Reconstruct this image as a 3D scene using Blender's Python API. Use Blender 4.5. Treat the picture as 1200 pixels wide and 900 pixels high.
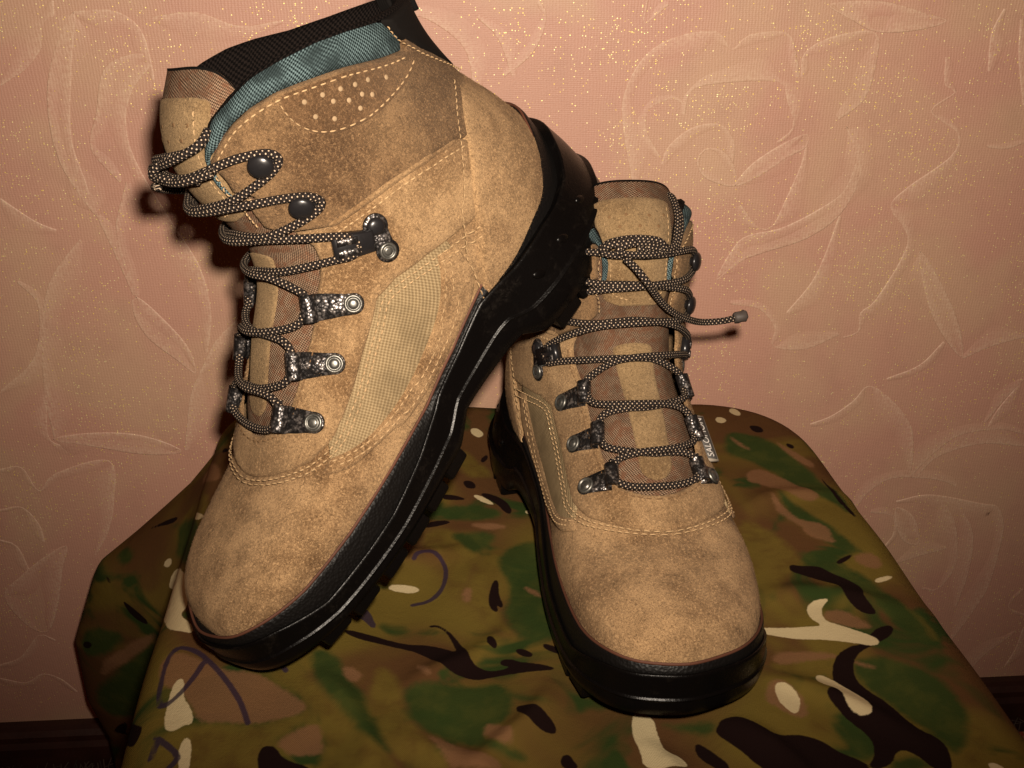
import bpy, math, random
import numpy as np
from mathutils import Vector, Matrix
from mathutils.geometry import delaunay_2d_cdt

random.seed(7)
rng = np.random.default_rng(7)
SC = bpy.context.scene
COL = SC.collection
for o in list(bpy.data.objects):
    bpy.data.objects.remove(o)

# ------------------------------------------------------------------ camera
PITCH, ROLL, CAMH = math.radians(26.516), math.radians(-0.7281), 0.3618
fwd = Vector((0, math.cos(PITCH), -math.sin(PITCH)))
up0 = Vector((0, math.sin(PITCH), math.cos(PITCH)))
rt0 = Vector((1, 0, 0))
rt = rt0 * math.cos(ROLL) + up0 * math.sin(ROLL)
up = -rt0 * math.sin(ROLL) + up0 * math.cos(ROLL)
cd = bpy.data.cameras.new('camera')
cd.sensor_width = 36
cd.lens = 36 * 1216.98 / 1200
cd.clip_start = 0.02
cd.clip_end = 50
cam = bpy.data.objects.new('camera', cd)
COL.objects.link(cam)
m = Matrix.Identity(4)
for k in range(3):
    m[k][0], m[k][1], m[k][2] = rt[k], up[k], -fwd[k]
m.translation = (0, 0, CAMH)
cam.matrix_world = m
SC.camera = cam

# ------------------------------------------------------------------ world: dim warm room light
W = bpy.data.worlds.new('World')
SC.world = W
W.use_nodes = True
bg = W.node_tree.nodes['Background']
bg.inputs[0].default_value = (1.0, 0.26, 0.10, 1)
bg.inputs[1].default_value = 0.038

# ------------------------------------------------------------------ camera flash, just right of and above the lens
fl = bpy.data.lights.new('flash', 'SPOT')
fl.energy = 30
fl.color = (1.0, 0.86, 0.70)
fl.shadow_soft_size = 0.010
fl.spot_size = math.radians(102)
fl.spot_blend = 1.0
flo = bpy.data.objects.new('flash', fl)
COL.objects.link(flo)
flo.location = Vector((0, 0, CAMH)) + rt * 0.018 + up * 0.035
aim = Vector((0.01, 0.70, 0.26))
flo.rotation_euler = (aim - flo.location).to_track_quat('-Z', 'Y').to_euler()

SC.view_settings.view_transform = 'Standard'
SC.view_settings.look = 'None'
SC.view_settings.exposure = 0
SC.view_settings.gamma = 1
SC.view_settings.use_curve_mapping = False
SC.render.engine = 'CYCLES'
SC.cycles.use_denoising = True
SC.cycles.max_bounces = 5

# ------------------------------------------------------------------ material helpers
class NT:
    def __init__(self, name):
        self.mat = bpy.data.materials.new(name)
        self.mat.use_nodes = True
        self.t = self.mat.node_tree
        self.b = self.t.nodes['Principled BSDF']
    def n(self, typ, **kw):
        nd = self.t.nodes.new(typ)
        for k, v in kw.items():
            if k.startswith('i_'):
                key = k[2:]
                key = int(key) if key.isdigit() else key.replace('_', ' ')
                self.set(nd.inputs[key], v)
            else:
                setattr(nd, k, v)
        return nd
    def set(self, sock, v):
        if isinstance(v, bpy.types.NodeSocket):
            self.t.links.new(v, sock)
        elif isinstance(v, tuple) and sock.type == 'RGBA' and len(v) == 3:
            sock.default_value = (*v, 1)
        else:
            sock.default_value = v
    def p(self, **kw):
        for k, v in kw.items():
            self.set(self.b.inputs[k.replace('_', ' ')], v)
    def math(self, op, a, b=None, c=None, clamp=False):
        nd = self.n('ShaderNodeMath', operation=op)
        nd.use_clamp = clamp
        self.set(nd.inputs[0], a)
        if b is not None: self.set(nd.inputs[1], b)
        if c is not None: self.set(nd.inputs[2], c)
        return nd.outputs[0]
    def mix(self, fac, a, b, blend='MIX'):
        nd = self.n('ShaderNodeMix', data_type='RGBA', blend_type=blend)
        self.set(nd.inputs[0], fac); self.set(nd.inputs[6], a); self.set(nd.inputs[7], b)
        return nd.outputs[2]
    def noise(self, vec, scale, detail=3, rough=0.5, dist=0.0):
        nd = self.n('ShaderNodeTexNoise')
        self.set(nd.inputs['Vector'], vec)
        nd.inputs['Scale'].default_value = scale
        nd.inputs['Detail'].default_value = detail
        nd.inputs['Roughness'].default_value = rough
        nd.inputs['Distortion'].default_value = dist
        return nd.outputs['Fac']
    def ss(self, x, a, b):
        nd = self.n('ShaderNodeMapRange', interpolation_type='SMOOTHSTEP')
        self.set(nd.inputs[0], x); self.set(nd.inputs[1], a); self.set(nd.inputs[2], b)
        return nd.outputs[0]
    def coord(self, which='Object'):
        return self.n('ShaderNodeTexCoord').outputs[which]
    def bump(self, h, strength=0.5, dist=0.001, normal=None):
        nd = self.n('ShaderNodeBump')
        nd.inputs['Strength'].default_value = strength
        nd.inputs['Distance'].default_value = dist
        self.set(nd.inputs['Height'], h)
        if normal is not None: self.set(nd.inputs['Normal'], normal)
        return nd.outputs[0]
    def xy(self, vec):
        s = self.n('ShaderNodeSeparateXYZ'); self.set(s.inputs[0], vec)
        return s.outputs[0], s.outputs[1], s.outputs[2]

def lattice(N, x, y, px, py):
    """staggered dots: cos*cos"""
    cx = N.math('COSINE', N.math('MULTIPLY', x, 2 * math.pi / px))
    cy = N.math('COSINE', N.math('MULTIPLY', y, 2 * math.pi / py))
    return N.math('MULTIPLY', cx, cy)

def mat_suede(name, light, dark, grime=0.5, seed=0.0):
    N = NT(name); co = N.coord()
    mp = N.n('ShaderNodeMapping'); N.set(mp.inputs[0], co); mp.inputs[1].default_value = (seed, seed * .7, seed * 1.3)
    v = mp.outputs[0]
    big = N.noise(v, 24, 4, .6, .5)
    mid = N.noise(v, 75, 5, .65, .3)
    fine = N.noise(v, 2000, 3, .8)
    fib = N.noise(v, 900, 4, .8, .8)
    c = N.mix(N.ss(big, .34, .66), light, dark)
    c = N.mix(N.math('MULTIPLY', N.ss(mid, .46, .74), grime * .9), c, tuple(x * .50 for x in dark))
    c = N.mix(N.math('MULTIPLY', N.ss(mid, .48, .28), .35), c, tuple(min(1, x * 1.25) for x in light))
    c = N.mix(N.math('MULTIPLY', N.ss(fib, .49, .66), .75), c, tuple(min(1, x * 1.5) for x in light))
    c = N.mix(N.math('MULTIPLY', N.ss(fib, .48, .32), .75), c, tuple(x * .45 for x in dark))
    c = N.mix(N.math('MULTIPLY', N.ss(fine, .50, .66), .70), c, tuple(x * .30 for x in dark))
    h = N.math('ADD', fine, N.math('ADD', N.math('MULTIPLY', fib, 1.3), N.math('MULTIPLY', mid, 1.6)))
    N.p(Base_Color=c, Roughness=.95, Normal=N.bump(h, .7, .0008))
    N.b.inputs['Specular IOR Level'].default_value = .10
    N.b.inputs['Sheen Weight'].default_value = .10
    N.b.inputs['Sheen Roughness'].default_value = .5
    N.b.inputs['Sheen Tint'].default_value = (1, .8, .6, 1)
    return N.mat

def mat_weave(name, c1, c2, px, py, dirt=None, rot=0.0, thr=(-.25, .35), depth=.0004, varc=None):
    N = NT(name)
    uv = N.n('ShaderNodeUVMap', uv_map='UVMap').outputs[0]
    mp = N.n('ShaderNodeMapping'); N.set(mp.inputs[0], uv); mp.inputs[2].default_value = (0, 0, rot)
    wob = N.noise(uv, .06, 2)
    x, y, _ = N.xy(mp.outputs[0])
    x = N.math('ADD', x, N.math('MULTIPLY', wob, 1.2))
    l = lattice(N, x, y, px, py)
    co = N.coord()
    nz = N.noise(co, 1400, 2); big = N.noise(co, 60, 4, .6)
    l = N.math('ADD', l, N.math('MULTIPLY', N.math('SUBTRACT', nz, .5), 1.1))
    c = N.mix(N.ss(l, *thr), c2, c1)
    if varc: c = N.mix(N.ss(N.noise(co, 260, 4, .7), .42, .64), c, N.mix(N.ss(l, *thr), tuple(.6 * q for q in varc), varc))
    if dirt: c = N.mix(N.math('MULTIPLY', N.ss(big, .42, .66), dirt), c, tuple(.35 * (a + b) * .5 for a, b in zip(c1, c2)))
    N.p(Base_Color=c, Roughness=.95, Normal=N.bump(l, .6, depth))
    N.b.inputs['Specular IOR Level'].default_value = .06
    return N.mat

def mat_plain(name, col, rough=.5, metal=0, spec=.5, nscale=600, ndepth=.0002, nstr=.3, var=.25, vscale=70):
    N = NT(name); co = N.coord()
    nz = N.noise(co, nscale, 3, .6); big = N.noise(co, vscale, 3)
    c = N.mix(N.math('MULTIPLY', N.ss(big, .4, .7), var), col, tuple(x * .35 for x in col))
    N.p(Base_Color=c, Roughness=N.math('ADD', N.math('MULTIPLY', nz, .2), rough - .1), Metallic=metal, Normal=N.bump(nz, nstr, ndepth))
    N.b.inputs['Specular IOR Level'].default_value = spec
    return N.mat

SUEDE_V = mat_suede('suede_vamp', (.355, .222, .112), (.140, .076, .034), .6, 0)
SUEDE_Q = mat_suede('suede_quarter', (.205, .122, .060), (.082, .044, .021), .6, 3.1)
SUEDE_P = mat_suede('suede_ankle_patch', (.165, .094, .046), (.088, .047, .022), .5, 4.4)
SUEDE_E = mat_suede('suede_eyestay', (.335, .212, .108), (.165, .092, .042), .5, 7.7)
SUEDE_T = mat_suede('suede_tongue', (.240, .158, .080), (.160, .097, .046), .5, 5.2)
MESH_P = mat_weave('panel_textile', (.30, .222, .125), (.160, .110, .058), 1.9, 1.9, .35, .62, (-.9, .9), .0003)
MESH_T = mat_weave('tongue_textile', (.255, .170, .112), (.036, .021, .013), 1.5, 1.5, .5, .3, varc=(.16, .078, .045))
MESH_B = mat_weave('collar_textile', (.110, .160, .168), (.009, .015, .017), 1.9, 1.6, .95, .12)
MESH_K = mat_weave('lining_textile', (.011, .008, .007), (.002, .0015, .0015), 2.6, 2.6, None)
BINDING = mat_plain('black_binding', (.006, .005, .0045), .9, 0, .08)
THREAD = mat_plain('cream_thread', (.40, .265, .140), .85, 0, .2, 900, .0002, .4, .4, 300)
DOTM = mat_plain('punched_dot', (.30, .21, .125), .9, 0, .1)
THREAD_D = mat_plain('brown_thread', (.15, .085, .04), .85, 0, .2)
def mat_rubber():
    N = NT('scuffed_rubber'); co = N.coord()
    nz = N.noise(co, 900, 3, .6); d = N.noise(co, 55, 5, .7, .6); sc = N.noise(co, 260, 4, .75, 1.5)
    dust = N.math('MULTIPLY', N.ss(d, .50, .72), N.ss(sc, .40, .66))
    c = N.mix(N.math('MULTIPLY', dust, .30), (.0022, .0018, .0017), (.020, .015, .011))
    N.p(Base_Color=c, Roughness=N.math('ADD', .24, N.math('ADD', N.math('MULTIPLY', dust, .25), N.math('MULTIPLY', nz, .08))), Normal=N.bump(N.math('ADD', nz, N.math('MULTIPLY', sc, .8)), .4, .0003))
    N.b.inputs['Specular IOR Level'].default_value = .15
    return N.mat
RUBBER = mat_rubber()
RAND = None
def mat_rand():
    N = NT('grained_rand'); co = N.coord()
    v = N.n('ShaderNodeTexVoronoi', feature='F1'); N.set(v.inputs['Vector'], co); v.inputs['Scale'].default_value = 650
    N.p(Base_Color=(.0040, .0034, .0032), Roughness=.48, Normal=N.bump(v.outputs['Distance'], .5, .0005))
    N.b.inputs['Specular IOR Level'].default_value = .2
    return N.mat
RAND = mat_rand()
def mat_metal():
    N = NT('worn_gunmetal'); co = N.coord()
    v = N.n('ShaderNodeTexVoronoi', feature='F1'); N.set(v.inputs['Vector'], co); v.inputs['Scale'].default_value = 620
    nz = N.noise(co, 320, 3, .6)
    w = N.math('MULTIPLY', N.ss(nz, .44, .62), N.ss(v.outputs['Distance'], .75, .25))
    c = N.mix(w, (.035, .032, .032), (.28, .25, .235))
    N.p(Base_Color=c, Roughness=.34, Metallic=.8, Normal=N.bump(N.math('MULTIPLY', v.outputs['Distance'], -1), .6, .0006))
    return N.mat
METAL = mat_metal()
METAL_B = mat_plain('black_enamel', (.014, .013, .014), .28, .2, .5, 400, .0001, .3, .2)
RIVET = mat_plain('dull_rivet', (.16, .155, .14), .40, .8, .5, 500, .0002, .4, .7, 350)
def mat_lace():
    N = NT('braided_cord')
    uv = N.n('ShaderNodeUVMap', uv_map='UVMap').outputs[0]
    x, y, _ = N.xy(uv)
    nz = N.noise(N.coord(), 700, 2)
    l = N.math('ADD', lattice(N, x, y, 2.3, .25), N.math('MULTIPLY', N.math('SUBTRACT', nz, .5), .5))
    c = N.mix(N.ss(l, .55, .85), (.013, .009, .008), (.50, .38, .27))
    N.p(Base_Color=c, Roughness=.8, Normal=N.bump(l, .7, .0006))
    N.b.inputs['Specular IOR Level'].default_value = .2
    return N.mat
LACE = mat_lace()
def mat_nap():
    N = NT('suede_nap')
    a = N.n('ShaderNodeAttribute', attribute_name='tone').outputs['Fac']
    c = N.mix(a, (.13, .072, .032), (.46, .31, .18))
    N.p(Base_Color=c, Roughness=.95)
    N.b.inputs['Specular IOR Level'].default_value = .05
    return N.mat
NAP = mat_nap()
WELT = mat_plain('brown_welt', (.085, .030, .016), .7, 0, .3)
TIPM = mat_plain('frayed_tip', (.05, .04, .035), .6, 0, .4)
TAGM = mat_plain('grey_tag', (.085, .08, .075), .6, 0, .3)
TAGE = mat_plain('tag_edge', (.30, .26, .21), .7, 0, .3)
WHITE = mat_plain('white_lettering', (.62, .58, .54), .6, 0, .3)

# ------------------------------------------------------------------ object helpers
def put(name, verts, faces, mat, parent=None, uv=None, smooth=True, flip=False):
    me = bpy.data.meshes.new(name)
    verts = np.asarray(verts, float)
    if flip: faces = [tuple(reversed(f)) for f in faces]
    me.from_pydata(verts.tolist(), [], [tuple(int(i) for i in f) for f in faces])
    if uv is not None:
        l = me.uv_layers.new(name='UVMap')
        idx = np.empty(len(me.loops), dtype=np.int32); me.loops.foreach_get('vertex_index', idx)
        l.data.foreach_set('uv', np.asarray(uv, np.float32)[idx].ravel())
    if smooth: me.polygons.foreach_set('use_smooth', [True] * len(me.polygons))
    me.update()
    o = bpy.data.objects.new(name, me)
    if mat: me.materials.append(mat)
    COL.objects.link(o)
    if parent: o.parent = parent
    return o

def tag(o, label=None, cat=None, group=None, kind=None):
    if label: o['label'] = label
    if cat: o['category'] = cat
    if group: o['group'] = group
    if kind: o['kind'] = kind
    return o

def grid_faces(nr, nc, closed_c=False, base=0):
    f = []
    for i in range(nr - 1):
        for j in range(nc if closed_c else nc - 1):
            j2 = (j + 1) % nc
            f.append((base + i * nc + j, base + i * nc + j2, base + (i + 1) * nc + j2, base + (i + 1) * nc + j))
    return f

def catmull(P, step=1.5, closed=False):
    P = np.asarray(P, float); n = len(P); out = []
    for i in range(n if closed else n - 1):
        if closed: p0, p1, p2, p3 = P[i - 1], P[i], P[(i + 1) % n], P[(i + 2) % n]
        else:
            p1, p2 = P[i], P[i + 1]
            p0 = P[i - 1] if i else 2 * p1 - p2
            p3 = P[i + 2] if i + 2 < n else 2 * p2 - p1
        k = max(2, int(np.linalg.norm(p2 - p1) / step))
        for t in np.arange(k) / k:
            out.append(.5 * (2 * p1 + (p2 - p0) * t + (2 * p0 - 5 * p1 + 4 * p2 - p3) * t * t + (3 * p1 - p0 - 3 * p2 + p3) * t ** 3))
    if not closed: out.append(P[-1])
    return np.array(out)

def tube(P, r, sides=10, caps=True):
    """P (n,3), r scalar or array -> verts, faces, uv(len mm, around)"""
    P = np.asarray(P, float); n = len(P); r = np.broadcast_to(np.asarray(r, float), (n,))
    T = np.gradient(P, axis=0); T /= np.linalg.norm(T, axis=1)[:, None] + 1e-12
    ref = np.array([0, 0, 1.]) if abs(T[0][2]) < .8 else np.array([1., 0, 0])
    nn = ref - T[0] * (ref @ T[0]); nn /= np.linalg.norm(nn)
    L = np.r_[0, np.cumsum(np.linalg.norm(np.diff(P, axis=0), axis=1))]
    V, UVs = [], []
    ang = np.linspace(0, 2 * np.pi, sides + 1)
    for i in range(n):
        nn = nn - T[i] * (nn @ T[i]); nn /= np.linalg.norm(nn) + 1e-12
        b = np.cross(T[i], nn)
        for k, a in enumerate(ang):
            V.append(P[i] + r[i] * (np.cos(a) * nn + np.sin(a) * b)); UVs.append((L[i], k / sides))
    F = grid_faces(n, sides + 1)
    if caps:
        F.append(tuple(reversed(range(sides)))); F.append(tuple((n - 1) * (sides + 1) + k for k in range(sides)))
    return np.array(V), F, np.array(UVs)

def merge(parts):
    V, F, U = [], [], []; b = 0
    for v, f, *u in parts:
        V.append(v); F += [tuple(i + b for i in q) for q in f]
        U.append(u[0] if u else np.zeros((len(v), 2))); b += len(v)
    return np.concatenate(V), F, np.concatenate(U)

def lathe(prof, seg=20):
    """prof list (r,z) -> verts about z"""
    V = [(r * math.cos(a), r * math.sin(a), z) for r, z in prof for a in np.linspace(0, 2 * np.pi, seg, endpoint=False)]
    F = grid_faces(len(prof), seg, True)
    F.append(tuple((len(prof) - 1) * seg + k for k in range(seg)))
    return np.array(V), F

def prism(poly, h0, h1, bev=0.0):
    """poly ccw (x,y) -> extruded with a bevelled top"""
    P = np.asarray(poly, float); n = len(P); c = P.mean(0)
    rings = [(P, h0), (P, h1 - bev)]
    if bev:
        d = c - P; d /= np.linalg.norm(d, axis=1)[:, None]
        rings.append((P + d * bev, h1))
    V = np.concatenate([np.c_[q, np.full(n, z)] for q, z in rings])
    F = grid_faces(len(rings), n, True)
    F.append(tuple((len(rings) - 1) * n + k for k in range(n)))
    F.append(tuple(reversed(range(n))))
    return V, F

# ------------------------------------------------------------------ setting: wall, baseboard, floor
WY0, WSL = 0.728, 0.0464                       # wall plane y = WY0 + WSL*x
def wall_pt(x, z, d=0.0):
    """point on wall at world x, height z, d metres proud of it"""
    return (x + WSL * d, WY0 + WSL * x - d, z)
WALL_LINES = [
    (0, [(89,155),(80,200),(81,222),(93,244),(112,256),(141,260),(153,248),(164,257),(190,258),(198,242),(201,229)]),
    (0, [(107,176),(97,193),(98,209),(114,216),(121,212)]),
    (0, [(123,205),(127,221),(147,226),(187,226),(195,213),(201,194),(191,184)]),
    (0, [(109,170),(113,182),(129,195),(149,197),(160,184),(160,167)]),
    (1, [(134,171),(139,180),(151,179),(160,169),(163,153),(142,159)]),
    (1, [(163,153),(175,169),(198,184),(212,189),(212,180),(199,173),(180,160)]),
    (0, [(212,180),(210,166),(202,142),(194,122),(183,121),(168,139)]),
    (0, [(203,229),(204,245),(223,255),(251,257),(254,235),(249,212),(233,199)]),
    (1, [(239,194),(249,172),(244,148),(228,134),(201,120),(177,115),(167,107),(155,81),(172,95),(189,102),(220,112),(243,130),(254,158),(248,182)]),
    (0, [(243,128),(236,97),(228,75),(212,52)]),
    (1, [(252,258),(281,259),(299,264),(283,269),(252,277),(217,276),(234,266)]),
    (0, [(303,240),(306,221),(314,216),(299,203),(321,187),(319,170),(290,147),(281,133),(298,106),(281,61),(270,50),(270,34),(259,30)]),
    (1, [(308,99),(327,75),(348,39),(357,10),(343,23),(326,48),(314,76)]),
    (0, [(358,8),(379,18),(404,25)]),
    (0, [(344,177),(358,175),(371,179)]),
    (0, [(335,230),(333,246),(333,258),(338,271)]),
    (0, [(167,61),(190,56),(204,40),(204,24),(230,21),(255,32)]),
    (0, [(93,281),(92,266),(108,278)]),
    (0, [(351,264),(355,239),(365,206)]),
    (0, [(299,-8),(324,3),(340,23)]),
    (0, [(388,-51),(400,-29),(412,-13)]),
    (0, [(242,-47),(259,-40),(275,-27),(285,-14),(302,-24),(324,-49),(331,-73),(333,-98)]),
    (0, [(334,-100),(350,-78),(369,-62),(400,-58),(423,-63)]),
    (0, [(338,-102),(354,-82),(388,-71),(425,-75)]),
    (0, [(291,-130),(301,-113),(321,-101),(358,-105),(374,-112)]),
    (0, [(325,-125),(354,-120),(400,-131),(416,-136),(425,-162),(424,-213),(417,-241),(401,-279)]),
    (0, [(304,-135),(324,-140),(328,-158),(321,-173)]),
    (1, [(326,-131),(342,-141),(352,-168),(339,-167),(329,-149)]),
    (0, [(365,-125),(381,-152),(389,-192),(378,-220),(363,-219)]),
    (0, [(382,-134),(398,-161),(402,-202),(398,-240)]),
    (0, [(378,-176),(357,-182),(335,-190)]),
    (0, [(457,-224),(447,-243),(463,-253)]),
    (0, [(466,-268),(464,-293),(458,-313)]),
    (0, [(391,-55),(396,-40),(409,-17)]),
    (1, [(-282,280),(-301,252),(-311,219),(-310,180),(-293,143),(-296,167),(-300,199),(-291,244)]),
    (0, [(-293,143),(-285,113),(-278,82)]),
    (0, [(-282,280),(-257,280),(-242,269),(-238,247),(-238,236)]),
    (0, [(-238,251),(-247,253),(-269,244),(-280,214),(-288,191),(-273,167)]),
    (0, [(-238,246),(-254,229),(-262,206),(-259,179),(-242,137),(-227,102),(-224,66),(-231,34)]),
    (0, [(-268,167),(-281,134),(-281,108),(-276,81)]),
    (1, [(-276,81),(-280,70),(-273,49),(-255,30),(-242,17),(-245,39),(-260,63)]),
    (0, [(-308,126),(-334,97),(-348,61),(-358,5),(-359,-35)]),
    (1, [(-360,-36),(-332,-43),(-298,-51),(-276,-53),(-263,-50),(-291,-36),(-326,-32)]),
    (0, [(-239,17),(-249,-4),(-260,-50)]),
    (0, [(-239,17),(-223,43),(-204,61)]),
    (0, [(-357,157),(-337,140),(-323,133)]),
    (0, [(-407,-62),(-390,-61),(-381,-83),(-365,-68),(-321,-58),(-325,-98),(-335,-126),(-348,-147)]),
    (0, [(-416,-100),(-398,-98),(-388,-115),(-387,-132)]),
    (0, [(-422,-129),(-410,-136),(-405,-162)]),
    (1, [(-370,-137),(-378,-159),(-390,-198),(-404,-225),(-420,-215),(-431,-185),(-413,-166),(-392,-149)]),
    (0, [(-399,-235),(-412,-229),(-432,-252),(-452,-260)]),
    (0, [(-353,12),(-360,-10),(-362,-38),(-337,-45)]),
    (0, [(-392,-294),(-404,-278),(-418,-272),(-434,-281),(-455,-275)]),
    (0, [(-71,284),(-70,276),(-54,272),(-37,261),(-27,248),(-23,222)]),
    (0, [(-232,276),(-204,278),(-177,269),(-149,272)]),
    (0, [(-3,233),(17,249),(26,271),(21,282)]),
    (0, [(-20,272),(-6,258),(3,233)]),
    (0, [(-340,234),(-317,248),(-298,272),(-294,287)]),
    (0, [(-359,95),(-348,75),(-360,34),(-392,6)]),
    (0, [(430,-420),(425,-321),(459,-273)]),
]
def mat_wall(name, col, gold, glitter, hatch):
    N = NT(name); co = N.coord()
    x, y, z = N.xy(co)
    ln = N.math('SINE', N.math('MULTIPLY', N.math('ADD', x, N.math('MULTIPLY', N.noise(co, 40, 2), .004)), 2 * math.pi / .0021))
    lh = N.math('SINE', N.math('MULTIPLY', z, 2 * math.pi / .0013))
    fine = N.noise(co, 900, 3, .7); big = N.noise(co, 9, 3, .5, .4); midn = N.noise(co, 40, 3)
    # raised figured areas of the paper carry more of the gold dusting
    c = N.mix(N.ss(big, .42, .62), col, gold)
    c = N.mix(N.math('MULTIPLY', N.ss(fine, .45, .8), .35), c, tuple(q * .62 for q in col))
    c = N.mix(N.math('MULTIPLY', N.ss(ln, .1, 1.0), hatch * .4), c, tuple(min(1, q * 1.25) for q in gold))
    c = N.mix(N.math('MULTIPLY', N.ss(midn, .5, .75), .18), c, tuple(q * .7 for q in col))
    v = N.n('ShaderNodeTexVoronoi', feature='F1'); N.set(v.inputs['Vector'], co); v.inputs['Scale'].default_value = 950
    s = N.n('ShaderNodeSeparateColor'); N.set(s.inputs[0], v.outputs['Color'])
    dens = N.math('SUBTRACT', .984, N.math('MULTIPLY', N.ss(N.noise(co, 16, 3), .40, .66), glitter))
    g = N.math('MULTIPLY', N.math('GREATER_THAN', s.outputs[0], dens), N.math('LESS_THAN', v.outputs['Distance'], .38))
    gc = N.mix(s.outputs[1], (.98, .72, .12), (1, .90, .45))
    c = N.mix(g, c, gc)
    hgt = N.math('ADD', N.math('ADD', N.math('MULTIPLY', ln, .18), N.math('MULTIPLY', lh, .12)), N.math('MULTIPLY', fine, 1.2))
    nb = N.bump(hgt, .35, .0006)
    N.p(Base_Color=c, Roughness=N.math('SUBTRACT', .58, N.math('MULTIPLY', g, .1)), Metallic=N.math('MULTIPLY', g, .35), Normal=nb)
    N.b.inputs['Specular IOR Level'].default_value = .75
    return N.mat
WALLM = mat_wall('rose_wallpaper', (.455, .238, .170), (.465, .278, .181), .085, .16)
PETALM = mat_wall('wallpaper_petal', (.465, .260, .180), (.480, .294, .190), .10, .22)
def add_frost():
    """same paper, with the pale pearly hatching of the embossed petal edges mixed in"""
    mt = WALLM.copy(); mt.name = 'wallpaper_petal_edge'; t = mt.node_tree; b = t.nodes['Principled BSDF']
    src = b.inputs['Base Color'].links[0].from_socket
    a = t.nodes.new('ShaderNodeAttribute'); a.attribute_name = 'fade'
    nz = t.nodes.new('ShaderNodeTexNoise'); nz.inputs['Scale'].default_value = 500; nz.inputs['Detail'].default_value = 3
    tc = t.nodes.new('ShaderNodeTexCoord'); t.links.new(tc.outputs['Object'], nz.inputs['Vector'])
    mr = t.nodes.new('ShaderNodeMapRange'); t.links.new(nz.outputs['Fac'], mr.inputs[0]); mr.inputs[1].default_value = .3; mr.inputs[2].default_value = .65
    mu = t.nodes.new('ShaderNodeMath'); mu.operation = 'MULTIPLY'; t.links.new(a.outputs['Fac'], mu.inputs[0]); t.links.new(mr.outputs[0], mu.inputs[1])
    mu2 = t.nodes.new('ShaderNodeMath'); mu2.operation = 'MULTIPLY'; t.links.new(mu.outputs[0], mu2.inputs[0]); mu2.inputs[1].default_value = .66
    mx = t.nodes.new('ShaderNodeMix'); mx.data_type = 'RGBA'; t.links.new(mu2.outputs[0], mx.inputs[0]); t.links.new(src, mx.inputs[6]); mx.inputs[7].default_value = (.62, .44, .31, 1)
    t.links.new(mx.outputs[2], b.inputs['Base Color'])
    return mt
LINEM = add_frost()

xs = np.linspace(-1.6, 1.6, 41); zs = np.linspace(-.38, 1.1, 20)
V = [wall_pt(x, z) for z in zs for x in xs]
wall = tag(put('wall', V, grid_faces(len(zs), len(xs)), WALLM), kind='structure')

for closed, pts in WALL_LINES:
    P = catmull(np.array(pts, float) / 1000, .004, bool(closed))
    n = len(P)
    if closed:
        P = np.r_[P, P[:1]]
        cpt = P[:-1].mean(0)
        q = [Vector(p) for p in P[:-1]]
        vv, ee, ff, *_ = delaunay_2d_cdt(q, [(i, (i + 1) % len(q)) for i in range(len(q))], [], 1, 1e-7)
        put('petal', [wall_pt(p.x, p.y, .0006) for p in vv], ff, PETALM, wall)
    # embossed petal edge: a low crisp lip, then a broad soft swell that dies away into the paper
    T = np.gradient(P, axis=0); T /= np.linalg.norm(T, axis=1)[:, None] + 1e-9
    turn = np.clip((T[np.minimum(np.arange(len(P)) + 2, len(P) - 1)] * T[np.maximum(np.arange(len(P)) - 2, 0)]).sum(1), 0, 1) ** 2
    if closed: turn[:2] = turn[-2:] = .05
    for _ in range(3): turn = np.minimum(turn, .34 * (np.r_[turn[:1], turn[:-1]] + turn + np.r_[turn[1:], turn[-1:]]))
    nn = np.c_[-T[:, 1], T[:, 0]]
    sd = 1.0
    if closed and ((P + nn * .002 - P.mean(0)) ** 2).sum() > ((P - nn * .002 - P.mean(0)) ** 2).sum(): sd = -1.0
    if not closed: sd = 1.0 if (pts[0][0] + pts[-1][1]) % 2 else -1.0
    V, FD = [], []
    for k, (p, b) in enumerate(zip(P, nn)):
        e = 1 if closed else min(1, .15 + .17 * min(k, len(P) - 1 - k))
        br = .017 * (.75 + .35 * math.sin(k * .21 + pts[0][0])) * e * turn[k]; e2_ = .35 + .65 * turn[k]
        for t_, d, fd in ((-.0007 * e2_, -.0002, .55), (-.0004 * e2_, .0005, .95), (.0, .0008, 1.0), (.0005 * e2_, .0008, .75), (.20 * br + .0007, .0008, .5), (.45 * br + .0008, .0006, .30), (.75 * br + .0009, .0003, .12), (br + .001, -.0002, 0)):
            V.append(wall_pt(p[0] + b[0] * t_ * sd, p[1] + b[1] * t_ * sd, d * .45 * e2_ + (.0007 if closed else 0))); FD.append(fd)
    o = put('petal_edge', V, grid_faces(len(P), 8), LINEM, wall, flip=sd > 0)
    at = o.data.attributes.new('fade', 'FLOAT', 'POINT'); at.data.foreach_set('value', np.array(FD, np.float32))

WOOD = mat_plain('dark_wood', (.035, .012, .008), .45, 0, .4, 300, .0003, .4, .6, 30)
bx = np.linspace(-1.6, 1.6, 3)
prof = [(-.38, 0), (-.38, .016), (-.345, .016), (-.340, .013), (-.334, .013), (-.330, .009), (-.326, .007), (-.326, 0)]
V = [wall_pt(x, z, d) for x in bx for z, d in prof]
tag(put('baseboard', V, grid_faces(3, len(prof)), WOOD, smooth=False), kind='structure')

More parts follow.
